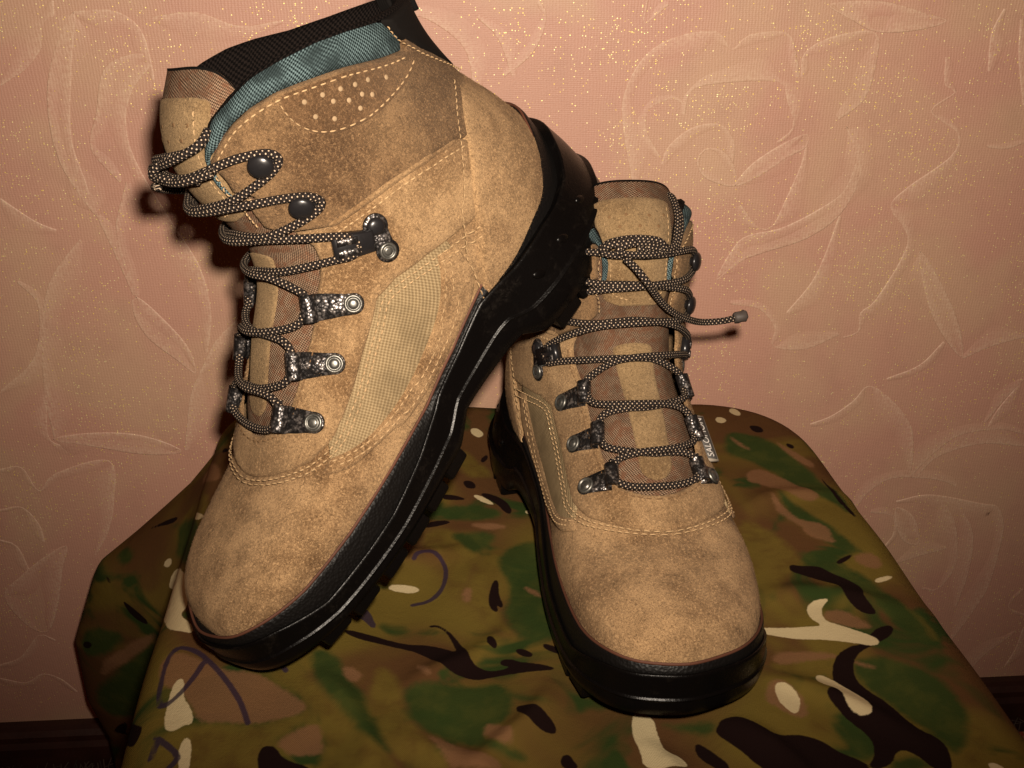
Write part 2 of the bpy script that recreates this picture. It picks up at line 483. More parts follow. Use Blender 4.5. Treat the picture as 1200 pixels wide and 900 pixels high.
def mat_floor():
    N = NT('red_carpet'); co = N.coord()
    a = N.noise(co, 28, 3, .6, 1.0); f = N.noise(co, 700, 3, .7)
    c = N.mix(N.ss(a, .42, .58), (.30, .055, .018), (.10, .018, .012))
    c = N.mix(N.ss(N.noise(co, 60, 2), .58, .66), c, (.30, .20, .10))
    N.p(Base_Color=c, Roughness=.95, Normal=N.bump(f, 1, .002))
    return N.mat
CARPET = mat_floor()
V = [wall_pt(x, -.3805, d) for d in np.linspace(0, 2.2, 12) for x in np.linspace(-1.6, 1.6, 13)]
tag(put('floor', V, grid_faces(12, 13), mat_plain('floor_boards', (.06, .02, .012), .5)), kind='structure')
carpet_rows = np.linspace(.024, 2.0, 30); cx = np.linspace(-1.4, 1.4, 60)
V = [wall_pt(x, -.3735 + .001 * math.sin(x * 40 + d * 31), d) for d in carpet_rows for x in cx]
carpet = tag(put('carpet', V, grid_faces(30, 60), CARPET), 'red and brown patterned carpet on the floor by the baseboard', 'carpet')
# pale fringe where the carpet meets the baseboard
fr = []
for i in range(700):
    x = rng.uniform(-1.0, 1.0); d0 = .026
    p = np.array([wall_pt(x, -.372, d0), wall_pt(x + rng.normal(0, .002), -.366 + rng.normal(0, .002), d0 - .004), wall_pt(x + rng.normal(0, .004), -.364 + rng.normal(0, .004), d0 - .009)])
    fr.append(tube(p, .0006, 4, False))
v, f, u = merge(fr)
fo = put('fringe', v, f, mat_plain('fringe_yarn', (.05, .03, .02), .9), carpet); fo['kind'] = 'stuff'

# ------------------------------------------------------------------ camouflage cloth draped over a low stool
QUAD = np.array([(-.176, .285), (.250, .285), (.207, .704), (-.222, .702)])   # front-left, front-right, back-right, back-left
RC = (.045, .045, .075, .045)
def rounded_quad():
    out = []
    for i in range(4):
        p, a, b = QUAD[i], QUAD[i - 1], QUAD[(i + 1) % 4]
        da = (a - p) / np.linalg.norm(a - p); db = (b - p) / np.linalg.norm(b - p)
        q0, q2 = p + da * RC[i], p + db * RC[i]
        for t in np.linspace(0, 1, 14): out.append((1 - t) ** 2 * q0 + 2 * t * (1 - t) * p + t * t * q2)
    out = np.array(out); out = np.r_[out, out[:1]]
    L = np.r_[0, np.cumsum(np.linalg.norm(np.diff(out, axis=0), axis=1))]
    s = np.linspace(0, L[-1], NTH + 1)[:-1]
    return np.c_[np.interp(s, L, out[:, 0]), np.interp(s, L, out[:, 1])], s
NTH = 1100
OUTL, OS = rounded_quad()
tt = np.roll(OUTL, -3, 0) - np.roll(OUTL, 3, 0); tt /= np.linalg.norm(tt, axis=1)[:, None]
ON = np.c_[tt[:, 1], -tt[:, 0]]
CEN = np.array([.020, .490])
DENTS = []
WRINKLES = [(.12, .40, .20, .35, .007, .0042), (.10, .37, .15, .30, .006, .0037), (.13, .46, .22, .45, .008, .0037), (.0, .45, -.06, .38, .007, .0033), (.02, .40, -.02, .33, .006, .0037), (-.06, .36, .03, .31, .007, .0037), (-.10, .40, -.05, .33, .006, .0033), (.14, .54, .21, .57, .008, .0033), (-.02, .52, -.09, .50, .007, .0027), (.06, .36, .08, .30, .006, .0033)]
def cloth_top_z(x, y):
    z = .0035 * np.sin(x * 17 + 1.2 * np.sin(y * 9)) * np.cos(y * 11 + .6) + .0016 * np.sin(x * 55 + y * 38) * np.sin(y * 23 - x * 9)
    z = z + .0012 * np.sin(x * 120 - y * 60 + 2 * np.sin(y * 30)) * np.exp(-((x - .0) ** 2 + (y - .40) ** 2) / .02)
    for (x0, y0, x1, y1, w, h) in WRINKLES:      # soft creases pulled out from under the boots
        ex, ey = x1 - x0, y1 - y0; L2 = ex * ex + ey * ey
        t = ((x - x0) * ex + (y - y0) * ey) / L2; d = ((x - x0) * ey - (y - y0) * ex) / math.sqrt(L2) + .004 * np.sin(t * 5)
        z = z + h * np.exp(-(d / w) ** 2) * np.clip(t * 4, 0, 1) * np.clip((1 - t) * 3, 0, 1)
    for (dx, dy, r, h) in DENTS: z = z + h * np.exp(-((x - dx) ** 2 + (y - dy) ** 2) / r ** 2)
    return z
DENTS = [(.05, .50, .10, -.006), (.075, .43, .07, -.004), (.055, .62, .07, -.010), (-.142, .42, .055, .009), (-.15, .35, .07, .004)]
RE = .020
rows_xy, rows_z, rows_p = [], [], []
base = OUTL - ON * RE
for k in np.linspace(0.002, 1, 190):
    xy = CEN + (base - CEN) * k
    rows_xy.append(xy); rows_z.append(cloth_top_z(xy[:, 0], xy[:, 1])); rows_p.append(xy)
ez = rows_z[-1]
for a in np.linspace(0, np.pi / 2, 13)[1:]:
    xy = base + ON * RE * np.sin(a)
    rows_xy.append(xy); rows_z.append(ez - RE * (1 - np.cos(a))); rows_p.append(base + ON * RE * a)
# skirt: soft folds, and a big flared fold of spare cloth at the back left corner
left_back = np.array([-.2185, .652])
dd = np.hypot(*(OUTL - left_back).T)
gl = np.exp(-(dd / .058) ** 2)
fdir = np.array([-1.0, -.02])
for h in np.linspace(0, .35, 150)[1:]:
    fold = .006 * np.sin(OS * 42 + 1) * min(1, h / .12) + .010 * np.sin(OS * 17 + .4) * min(1, h / .2)
    flare = np.interp(h, [0, .03, .09, .16, .22, .26, .35], [0, .026, .094, .124, .126, .116, .118]) * gl
    out = OUTL + ON * (np.maximum(fold, -.004) + .012 * min(1, h / .1))[:, None] + fdir * flare[:, None]
    rows_xy.append(out); rows_z.append(ez - RE - h); rows_p.append(base + ON * (RE * np.pi / 2 + h))
XY = np.array(rows_xy); Zc = np.array(rows_z); PU = np.array(rows_p)
CV = np.concatenate([XY, Zc[..., None]], -1).reshape(-1, 3)
CF = grid_faces(XY.shape[0], NTH, True) + [tuple(range(NTH))]
cloth = put('camouflage_cloth', CV, CF, None)
tag(cloth, 'camouflage patterned cloth with purple pen marks draped over the stool under the boots', 'cloth')
PUV = PU.reshape(-1, 2)
at = cloth.data.attributes.new('pattern', 'FLOAT_VECTOR', 'POINT')
at.data.foreach_set('vector', np.c_[PUV, np.zeros(len(PUV))].astype(np.float32).ravel())
CAMO = [
    ('dark', [(-90,431),(-80,431),(-69,430),(-57,427),(-46,426),(-37,423),(-30,419),(-32,426),(-36,436),(-41,442),(-47,442),(-46,444),(-41,444),(-34,437),(-29,428),(-25,420),(-23,413),(-19,409),(-11,407),(-2,410),(-8,412),(-8,416),(-3,417),(3,413),(13,411),(22,408),(10,405),(-2,404),(-10,403),(-20,399),(-28,401),(-36,404),(-46,416),(-55,422),(-69,425),(-82,425),(-89,428)]),
    ('dark', [(-12,485),(-9,485),(-9,472),(-6,462),(-8,460),(-10,463),(-9,456),(-13,458),(-15,465),(-14,476)]),
    ('dark', [(-15,434),(-12,433),(-9,426),(-11,423),(-15,427)]),
    ('dark', [(0,424),(4,424),(10,419),(7,416),(1,420)]),
    ('dark', [(14,428),(19,427),(27,423),(23,420),(15,423)]),
    ('dark', [(0,378),(6,377),(13,373),(18,368),(19,361),(15,360),(7,364),(0,373)]),
    ('dark', [(20,347),(24,348),(26,343),(28,338),(20,339)]),
    ('dark', [(-34,589),(-29,591),(-25,587),(-25,582),(-31,581)]),
    ('dark', [(-22,577),(-16,578),(-6,572),(-1,561),(-2,555),(-6,557),(-10,565),(-19,573)]),
    ('dark', [(-47,574),(-37,573),(-30,569),(-37,568),(-46,568)]),
    ('dark', [(-53,545),(-42,547),(-39,544),(-48,540),(-57,537)]),
    ('dark', [(-23,620),(-18,629),(-17,623),(-21,615)]),
    ('dark', [(-116,346),(-114,349),(-109,348),(-104,341),(-92,338),(-90,332),(-113,332),(-116,341)]),
    ('dark', [(95,366),(98,370),(106,370),(113,364),(117,360),(119,357),(131,359),(140,355),(146,347),(154,343),(158,339),(156,332),(117,334),(108,342),(104,348),(96,357),(93,362)]),
    ('dark', [(83,357),(86,355),(92,347),(96,342),(95,337),(88,341),(82,349)]),
    ('dark', [(158,488),(165,485),(174,484),(179,477),(188,470),(193,462),(189,452),(192,446),(194,440),(187,440),(182,446),(179,454),(180,464),(172,469),(163,477),(157,481)]),
    ('dark', [(184,487),(195,494),(196,492),(186,484)]),
    ('dark', [(179,418),(189,429),(197,432),(199,429),(194,422),(186,418),(172,410),(168,396),(172,387),(180,377),(186,360),(195,353),(196,344),(192,332),(186,334),(181,345),(174,349),(167,338),(156,337),(163,346),(164,356),(157,366),(154,373),(150,382),(153,387),(157,388),(158,399),(163,411),(172,417)]),
    ('dark', [(169,654),(178,653),(179,643),(171,642)]),
    ('dark', [(190,628),(195,623),(193,618),(189,622)]),
    ('dark', [(202,582),(205,572),(208,551),(213,531),(210,531),(204,553),(202,576)]),
    ('dark', [(-258,624),(-260,616),(-281,637),(-291,642)]),
    ('cream', [(-72,478),(-66,480),(-55,479),(-54,475),(-60,473),(-71,474)]),
    ('cream', [(56,377),(62,376),(66,371),(66,365),(67,358),(68,351),(76,347),(78,340),(57,341),(57,350),(54,362)]),
    ('cream', [(127,391),(132,393),(137,387),(138,380),(134,372),(131,373),(127,380)]),
    ('cream', [(120,437),(135,436),(144,435),(154,434),(163,433),(158,439),(157,446),(161,452),(170,452),(170,451),(165,446),(164,437),(170,433),(180,427),(187,422),(188,418),(184,416),(177,418),(168,421),(158,424),(147,426),(134,431),(119,434)]),
    ('cream', [(149,398),(153,400),(159,393),(164,386),(169,379),(169,370),(166,367),(161,369),(158,375),(158,387),(150,390)]),
    ('cream', [(202,472),(213,476),(213,473),(202,468)]),
    ('cream', [(160,680),(165,685),(169,675),(166,669),(161,673)]),
    ('cream', [(147,664),(151,668),(156,663),(153,657),(148,658)]),
    ('cream', [(-31,658),(-26,660),(-20,653),(-24,647),(-29,651)]),
    ('cream', [(-27,574),(-22,575),(-13,567),(-13,564),(-20,567)]),
    ('cream', [(7,561),(14,563),(15,559),(8,557)]),
    ('cream', [(-165,390),(-161,389),(-159,378),(-152,369),(-150,361),(-154,361),(-158,357),(-163,359),(-165,370),(-166,382)]),
    ('cream', [(-152,354),(-149,353),(-147,348),(-145,333),(-149,333),(-153,346)]),
    ('cream', [(-282,598),(-276,597),(-276,592),(-281,592),(-284,596)]),
    ('cream', [(-239,596),(-196,550),(-194,544),(-202,548)]),
    ('cream', [(-273,584),(-186,485),(-176,450),(-180,443),(-170,433),(-166,424),(-175,427),(-183,432),(-192,447),(-297,581),(-284,587)]),
    ('cream', [(210,338),(214,338),(217,334),(210,333)]),
    ('green', [(-55,391),(-40,396),(-27,392),(-10,398),(-2,388),(-2,374),(-7,365),(-15,363),(-14,356),(3,347),(5,343),(-5,344),(-23,354),(-35,358),(-45,364),(-53,377)]),
    ('green', [(-104,412),(-97,414),(-88,407),(-83,394),(-74,386),(-70,375),(-64,357),(-56,346),(-66,354),(-80,369),(-93,384),(-101,398)]),
    ('green', [(-8,501),(15,499),(17,471),(20,444),(12,426),(1,434),(-8,454),(-1,471)]),
    ('green', [(-38,534),(-22,526),(-8,531),(-18,518),(-29,522)]),
    ('green', [(-40,534),(-15,529),(-22,511),(-31,518)]),
    ('green', [(-45,561),(-25,564),(-9,559),(-6,552),(-24,545),(-42,548)]),
    ('green', [(-37,529),(-21,536),(-9,533),(-16,520),(-27,523)]),
    ('green', [(-8,518),(10,528),(18,524),(16,471),(-4,488),(-9,494)]),
    ('green', [(171,408),(189,410),(205,397),(214,378),(212,360),(198,342),(197,353),(187,363),(180,378),(171,389),(169,398)]),
    ('green', [(151,358),(159,355),(162,346),(156,341),(153,349)]),
    ('green', [(170,342),(181,345),(187,335),(165,336)]),
    ('green', [(166,501),(182,489),(196,476),(207,456),(218,432),(214,416),(207,420),(196,440),(188,465),(166,488)]),
    ('green', [(151,645),(170,639),(186,623),(194,601),(201,574),(210,558),(209,534),(202,550),(185,557),(176,579),(162,602),(145,614)]),
    ('green', [(166,564),(176,541),(189,526),(199,502),(208,485),(203,498),(194,493),(179,512),(170,531)]),
    ('green', [(164,496),(181,498),(189,485),(172,484)]),
    ('green', [(66,370),(83,369),(95,368),(91,360),(78,365)]),
    ('green', [(149,368),(156,356),(154,349),(149,357)]),
    ('green', [(-258,619),(-191,536),(-187,507),(-188,488),(-277,589),(-262,599)]),
    ('green', [(-179,444),(-174,445),(-172,435),(-177,439)]),
    ('tan', [(-178,402),(-173,410),(-160,405),(-144,395),(-128,396),(-114,386),(-101,377),(-99,371),(-109,366),(-124,362),(-137,364),(-147,362),(-153,371),(-161,380),(-174,389)]),
    ('tan', [(-110,351),(-102,358),(-95,364),(-90,360),(-87,346),(-94,344),(-103,344)]),
    ('tan', [(-15,367),(-10,367),(-1,359),(-2,351),(-7,350),(-15,358)]),
    ('tan', [(-43,360),(-31,356),(-19,346),(-7,342),(-7,335),(-28,338),(-32,346)]),
    ('tan', [(-85,400),(-77,402),(-76,396),(-82,392)]),
    ('tan', [(-51,409),(-45,406),(-41,398),(-47,400)]),
    ('tan', [(5,483),(13,478),(16,469),(8,475)]),
    ('tan', [(-29,476),(-24,475),(-25,463),(-29,464)]),
    ('tan', [(125,393),(131,395),(140,383),(139,370),(132,370),(124,377),(120,381)]),
    ('tan', [(173,523),(186,517),(191,504),(182,507),(174,513)]),
    ('tan', [(197,493),(209,497),(212,484),(204,480),(196,487)]),
    ('tan', [(165,443),(176,444),(186,433),(188,429),(177,429),(166,436)]),
    ('tan', [(130,413),(140,419),(159,414),(166,410),(149,411),(134,407)]),
    ('tan', [(170,407),(176,405),(182,401),(175,402)]),
    ('tan', [(155,589),(165,593),(177,579),(189,561),(195,554),(185,547),(172,556),(160,572),(152,576)]),
    ('tan', [(162,560),(167,542),(175,526),(188,524),(190,508),(179,512),(171,524),(163,537)]),
    ('tan', [(182,634),(194,613),(204,597),(198,593),(187,611)]),
    ('tan', [(196,491),(208,498),(210,487),(207,479),(198,486)]),
    ('tan', [(152,640),(158,629),(165,616),(157,623)]),
    ('tan', [(-29,543),(-15,545),(-3,543),(-9,539),(-23,538)]),
    ('tan', [(-87,403),(-80,403),(-75,396),(-82,392),(-85,397)]),
    ('olive', [(-161,356),(-150,361),(-136,363),(-121,361),(-107,366),(-98,373),(-96,368),(-102,360),(-112,351),(-118,346),(-116,336),(-160,333),(-166,344)]),
    ('olive', [(-124,395),(-115,401),(-104,396),(-92,383),(-77,366),(-62,348),(-48,336),(-87,332),(-87,344),(-91,365),(-100,377),(-109,384)]),
    ('olive', [(-72,407),(-64,406),(-56,387),(-52,371),(-43,358),(-33,348),(-30,339),(-48,339),(-61,352),(-70,377)]),
    ('olive', [(-21,498),(-10,525),(-6,506),(-11,485),(-16,469),(-8,454),(1,431),(-8,438),(-21,456),(-27,472)]),
    ('olive', [(-55,533),(-40,537),(-29,522),(-22,511),(-29,478),(-32,467),(-38,473),(-40,498),(-45,509),(-56,516)]),
    ('olive', [(-38,635),(-23,616),(-13,600),(-26,594),(-38,603)]),
    ('olive', [(138,538),(150,526),(161,505),(170,486),(155,479),(145,461),(137,459),(136,490)]),
    ('olive', [(133,518),(150,503),(161,483),(151,466),(139,485)]),
    ('olive', [(129,411),(150,415),(159,406),(149,398),(133,402)]),
    ('olive', [(140,374),(151,366),(153,346),(140,355),(135,368)]),
    ('olive', [(194,462),(206,453),(219,435),(219,419),(212,425),(199,440)]),
    ('olive', [(207,371),(219,363),(214,338),(197,335),(206,353)]),
    ('olive', [(-196,575),(-194,537),(-196,500),(-270,592),(-256,623)]),
    ('dark', [(-314,623),(-314,617),(-317,616),(-316,622)]),
    ('dark', [(-322,604),(-327,586),(-332,587),(-332,596),(-326,603)]),
    ('dark', [(-378,619),(-373,613),(-379,612),(-383,617)]),
    ('dark', [(-479,608),(-442,593),(-441,590),(-471,597),(-178,364),(-175,364),(-174,356),(-179,350)]),
    ('dark', [(-205,636),(-196,627),(-202,624)]),
    ('green', [(-437,613),(-400,600),(-357,588),(-341,581),(-184,400),(-406,591),(-181,377),(-444,591)]),
    ('green', [(-370,622),(-356,611),(-351,596),(-381,605),(-391,615)]),
    ('green', [(-304,636),(-295,635),(-293,620),(-303,619)]),
    ('tan', [(-393,606),(-359,595),(-334,582),(-335,579),(-375,593),(-404,604)]),
    ('tan', [(-234,647),(-196,603),(-193,579),(-235,626)]),
]
PEN = [
    ([(-59,502),(-57,506),(-50,508),(-44,504),(-40,494),(-41,478),(-47,467),(-57,463)], 1.4),
    ([(-84,445),(-80,443),(-76,439)], 1.4),
    ([(-82,452),(-79,448),(-76,440)], 1.4),
    ([(-169,373),(-172,384),(-174,399),(-172,412),(-162,410),(-150,399),(-138,385),(-131,375),(-125,363)], 1.4),
    ([(-169,373),(-166,373),(-161,380),(-157,391),(-155,401)], 1.4),
    ([(-165,354),(-158,349),(-152,343),(-155,337)], 1.4),
    ([(-164,342),(-164,353)], 1.4),
    ([(-117,402),(-114,398)], 1.4),
    ([(-83,450),(-76,441)], 1.4),
]
def camo_field(kind):
    """signed distance (mm, negative inside) to the printed shapes of one colour"""
    P = PUV * 1000; D = np.full(len(P), 60.0)
    for k, poly in CAMO:
        if k != kind: continue
        Q = np.array(poly, float)
        R = []
        for _ in range(2):
            Rr = np.roll(Q, -1, 0); Q = np.stack([.75 * Q + .25 * Rr, .25 * Q + .75 * Rr], 1).reshape(-1, 2)
        lo, hi = Q.min(0) - 12, Q.max(0) + 12
        m = np.where(((P > lo) & (P < hi)).all(1))[0]
        if len(m) == 0: continue
        X = P[m]; d = np.full(len(m), 1e9); ins = np.zeros(len(m), bool)
        for a, b in zip(Q, np.roll(Q, -1, 0)):
            ab = b - a; t = np.clip(((X - a) @ ab) / (ab @ ab + 1e-12), 0, 1)
            d = np.minimum(d, np.hypot(*(X - a - t[:, None] * ab).T))
            c = ((a[1] > X[:, 1]) != (b[1] > X[:, 1]))
            xx = (b[0] - a[0]) * (X[:, 1] - a[1]) / (b[1] - a[1] + 1e-12) + a[0]
            ins ^= c & (X[:, 0] < xx)
        D[m] = np.minimum(D[m], np.where(ins, -d, d))
    return np.minimum(D, 12)
def pen_field():
    P = PUV * 1000; D = np.full(len(P), 12.0)
    for pts, w in PEN:
        Q = catmull(np.array(pts, float), 3)
        for a, b in zip(Q[:-1], Q[1:]):
            ab = b - a; m = np.where(np.hypot(*(P - (a + b) / 2).T) < np.hypot(*ab) / 2 + 12)[0]
            t = np.clip(((P[m] - a) @ ab) / (ab @ ab + 1e-12), 0, 1)
            D[m] = np.minimum(D[m], np.hypot(*(P[m] - a - t[:, None] * ab).T) - w)
    return D
for k in ('dark', 'cream', 'green', 'tan', 'olive'):
    a_ = cloth.data.attributes.new('camo_' + k, 'FLOAT', 'POINT'); a_.data.foreach_set('value', camo_field(k).astype(np.float32))
a_ = cloth.data.attributes.new('camo_pen', 'FLOAT', 'POINT'); a_.data.foreach_set('value', pen_field().astype(np.float32))

def mat_camo():
    N = NT('camouflage_print')
    attr = lambda n: N.n('ShaderNodeAttribute', attribute_name=n)
    pv = attr('pattern').outputs['Vector']
    n1 = N.noise(pv, 9, 3, .5, .8); n2 = N.noise(pv, 17, 3, .5, 1.2); n3 = N.noise(pv, 60, 4, .6)
    spec = N.noise(pv, 2600, 2, .6); jag = N.noise(pv, 420, 2, .6); wv = N.noise(pv, 900, 2)
    brown, green, olive, tan = (.085, .040, .015), (.026, .042, .010), (.125, .086, .017), (.215, .108, .052)
    c = N.mix(N.ss(n1, .40, .60), brown, olive)
    c = N.mix(N.ss(n2, .52, .64), c, green)
    def lay(c, name, col, soft, jg, strength=1.0):
        d = N.math('ADD', attr('camo_' + name).outputs['Fac'], N.math('ADD', N.math('MULTIPLY', N.math('SUBTRACT', jag, .5), jg), N.math('MULTIPLY', N.math('SUBTRACT', n3, .5), soft * 2.2)))
        return N.mix(N.math('MULTIPLY', N.ss(d, soft, -soft), strength), c, col)
    c = lay(c, 'olive', N.mix(N.ss(n3, .4, .7), olive, (.095, .058, .013)), 3.5, 2, .9)
    c = lay(c, 'green', N.mix(N.ss(n3, .4, .7), green, (.044, .054, .012)), 3.0, 2, .95)
    c = lay(c, 'tan', N.mix(N.ss(spec, .35, .65), tan, (.14, .068, .032)), 1.6, 3, .85)
    c = lay(c, 'dark', (.010, .0045, .004), .45, .8)
    c = lay(c, 'cream', (.48, .385, .22), .45, 1.1)
    c = lay(c, 'pen', (.026, .016, .032), .5, .5, .88)
    c = N.mix(N.math('MULTIPLY', N.ss(spec, .45, .8), .28), c, N.mix(.5, c, (.02, .015, .01)))
    x, y, _ = N.xy(pv)
    tw = N.math('SINE', N.math('MULTIPLY', N.math('ADD', x, y), 2 * math.pi / .0009))
    hgt = N.math('ADD', N.math('ADD', N.math('MULTIPLY', tw, .3), wv), N.math('MULTIPLY', N.noise(pv, 70, 4, .6, .8), 2.5))
    N.p(Base_Color=c, Roughness=1.0, Normal=N.bump(hgt, .5, .0006))
    N.b.inputs['Specular IOR Level'].default_value = .04
    return N.mat
cloth.data.materials.append(mat_camo())


# ------------------------------------------------------------------ boots
# lofted upper: stations Tx,Tz (top/front line), Bx,Bz (sole/back line), half width, y shift, widest point, roundness top/bottom (mm)
ST = np.array([
(309, 40, 309, 30, 10, 14, 0.4, 2.2, 3),
(305, 50, 304, 29, 24, 13, 0.4, 2.4, 3.5),
(296, 57.5, 293, 28, 34.5, 10.5, 0.35, 2.5, 4),
(280, 62, 275, 28, 43, 7.5, 0.32, 2.5, 4),
(259, 65, 250, 28, 48, 4, 0.3, 2.4, 4),
(238, 69, 224, 28, 50.5, 1, 0.28, 2.3, 4),
(220, 80, 195, 28, 49, 0, 0.28, 2.2, 4),
(203, 93, 163, 28, 45.5, -1.5, 0.3, 2.2, 4),
(184, 108, 128, 28, 43.5, -2, 0.34, 2.2, 4),
(164, 122, 88, 28, 44, -2, 0.38, 2.2, 3.6),
(155, 136, 50, 29, 45.5, -1, 0.42, 2.2, 3),
(153, 149, 16, 38, 47, -1.5, 0.47, 2.2, 2.4),
(153, 161, 2, 62, 46, -1.5, 0.5, 2.2, 2),
(153, 173, 7, 92, 45, -1.5, 0.52, 2.2, 1.8),
(151, 185, 16, 117, 44.5, -1.5, 0.52, 2.25, 1.8),
(146, 197, 19, 140, 44.5, -1.5, 0.52, 2.3, 1.8),
(136, 208, 18, 157, 45, -1.5, 0.52, 2.3, 1.8),
(120, 218, 14, 171, 45, -1.5, 0.52, 2.3, 1.8),
], float)
NU = len(ST) - 1
def crt(u):
    u = np.clip(np.asarray(u, float), 0, NU); i = np.minimum(u.astype(int), NU - 1); t = (u - i)[..., None]
    g = lambda k: ST[np.clip(k, 0, NU)]
    p1, p2 = g(i), g(i + 1)
    p0 = np.where((i == 0)[..., None], 2 * p1 - p2, g(i - 1)); p3 = np.where((i == NU - 1)[..., None], 2 * p2 - p1, g(i + 2))
    return .5 * (2 * p1 + (p2 - p0) * t + (2 * p0 - 5 * p1 + 4 * p2 - p3) * t * t + (3 * p1 - p0 - 3 * p2 + p3) * t ** 3)
def S0(u, a):
    u, a = np.broadcast_arrays(np.asarray(u, float), np.asarray(a, float))
    a = (a + 1) % 2 - 1
    Tx, Tz, Bx, Bz, w, yc, vm, nt, nb = np.moveaxis(crt(u), -1, 0)
    ph = np.abs(a) * np.pi; c = np.cos(ph); n = np.where(c > 0, nt, nb)
    h = np.sign(c) * np.abs(c) ** (2 / n); q = np.abs(np.sin(ph)) ** (2 / n)
    v = np.where(h > 0, vm + (1 - vm) * h, vm + vm * h)
    return np.stack([Bx + v * (Tx - Bx), yc + np.sign(a) * w * q, Bz + v * (Tz - Bz)], -1)
def SN(u, a):
    u = np.asarray(u, float); a = np.asarray(a, float)
    du = S0(np.minimum(u + .06, NU), a) - S0(np.maximum(u - .06, 0), a); da = S0(u, a + .012) - S0(u, a - .012)
    n = np.cross(du, da); n /= np.linalg.norm(n, axis=-1, keepdims=True) + 1e-9
    return n * NSIGN
NSIGN = 1.0
_t = S0(8.0, 0.0); _n = SN(8.0, 0.0)
if _n[2] < 0: NSIGN = -1.0
def S(u, a, d=0.0):
    return S0(u, a) + SN(u, a) * np.asarray(d, float)[..., None]
# metric coordinates in mm over the surface
_ug = np.linspace(0, NU, 400)
_Lc = S0(_ug, .35); LU = np.r_[0, np.cumsum(np.linalg.norm(np.diff(_Lc, axis=0), axis=1))]
_ag = np.linspace(0, 1, 80)
GU = np.array([np.linalg.norm(np.diff(S0(x, _ag), axis=0), axis=1).sum() for x in _ug])
def to_m(u, a): return np.stack([np.interp(u, _ug, LU), np.asarray(a) * np.interp(u, _ug, GU)], -1)
def from_m(X):
    u = np.interp(X[..., 0], LU, _ug); return u, X[..., 1] / np.interp(u, _ug, GU)

def seg_dist(P, Q, closed=True):
    """distance of points P to polyline Q, and inside test"""
    A = Q; B = np.roll(Q, -1, 0)
    if not closed: A, B = Q[:-1], Q[1:]
    D = np.full(len(P), 1e9); ins = np.zeros(len(P), bool)
    for a, b in zip(A, B):
        ab = b - a; t = np.clip(((P - a) @ ab) / (ab @ ab + 1e-12), 0, 1)
        D = np.minimum(D, np.hypot(*(P - a - t[:, None] * ab).T))
        c = ((a[1] > P[:, 1]) != (b[1] > P[:, 1]))
        if c.any():
            xx = (b[0] - a[0]) * (P[:, 1] - a[1]) / (b[1] - a[1] + 1e-12) + a[0]
            ins ^= c & (P[:, 0] < xx)
    return D, ins

def chaikin(Q, n=2):
    for _ in range(n):
        R = np.roll(Q, -1, 0); Q = np.stack([.75 * Q + .25 * R, .25 * Q + .75 * R], 1).reshape(-1, 2)
    return Q

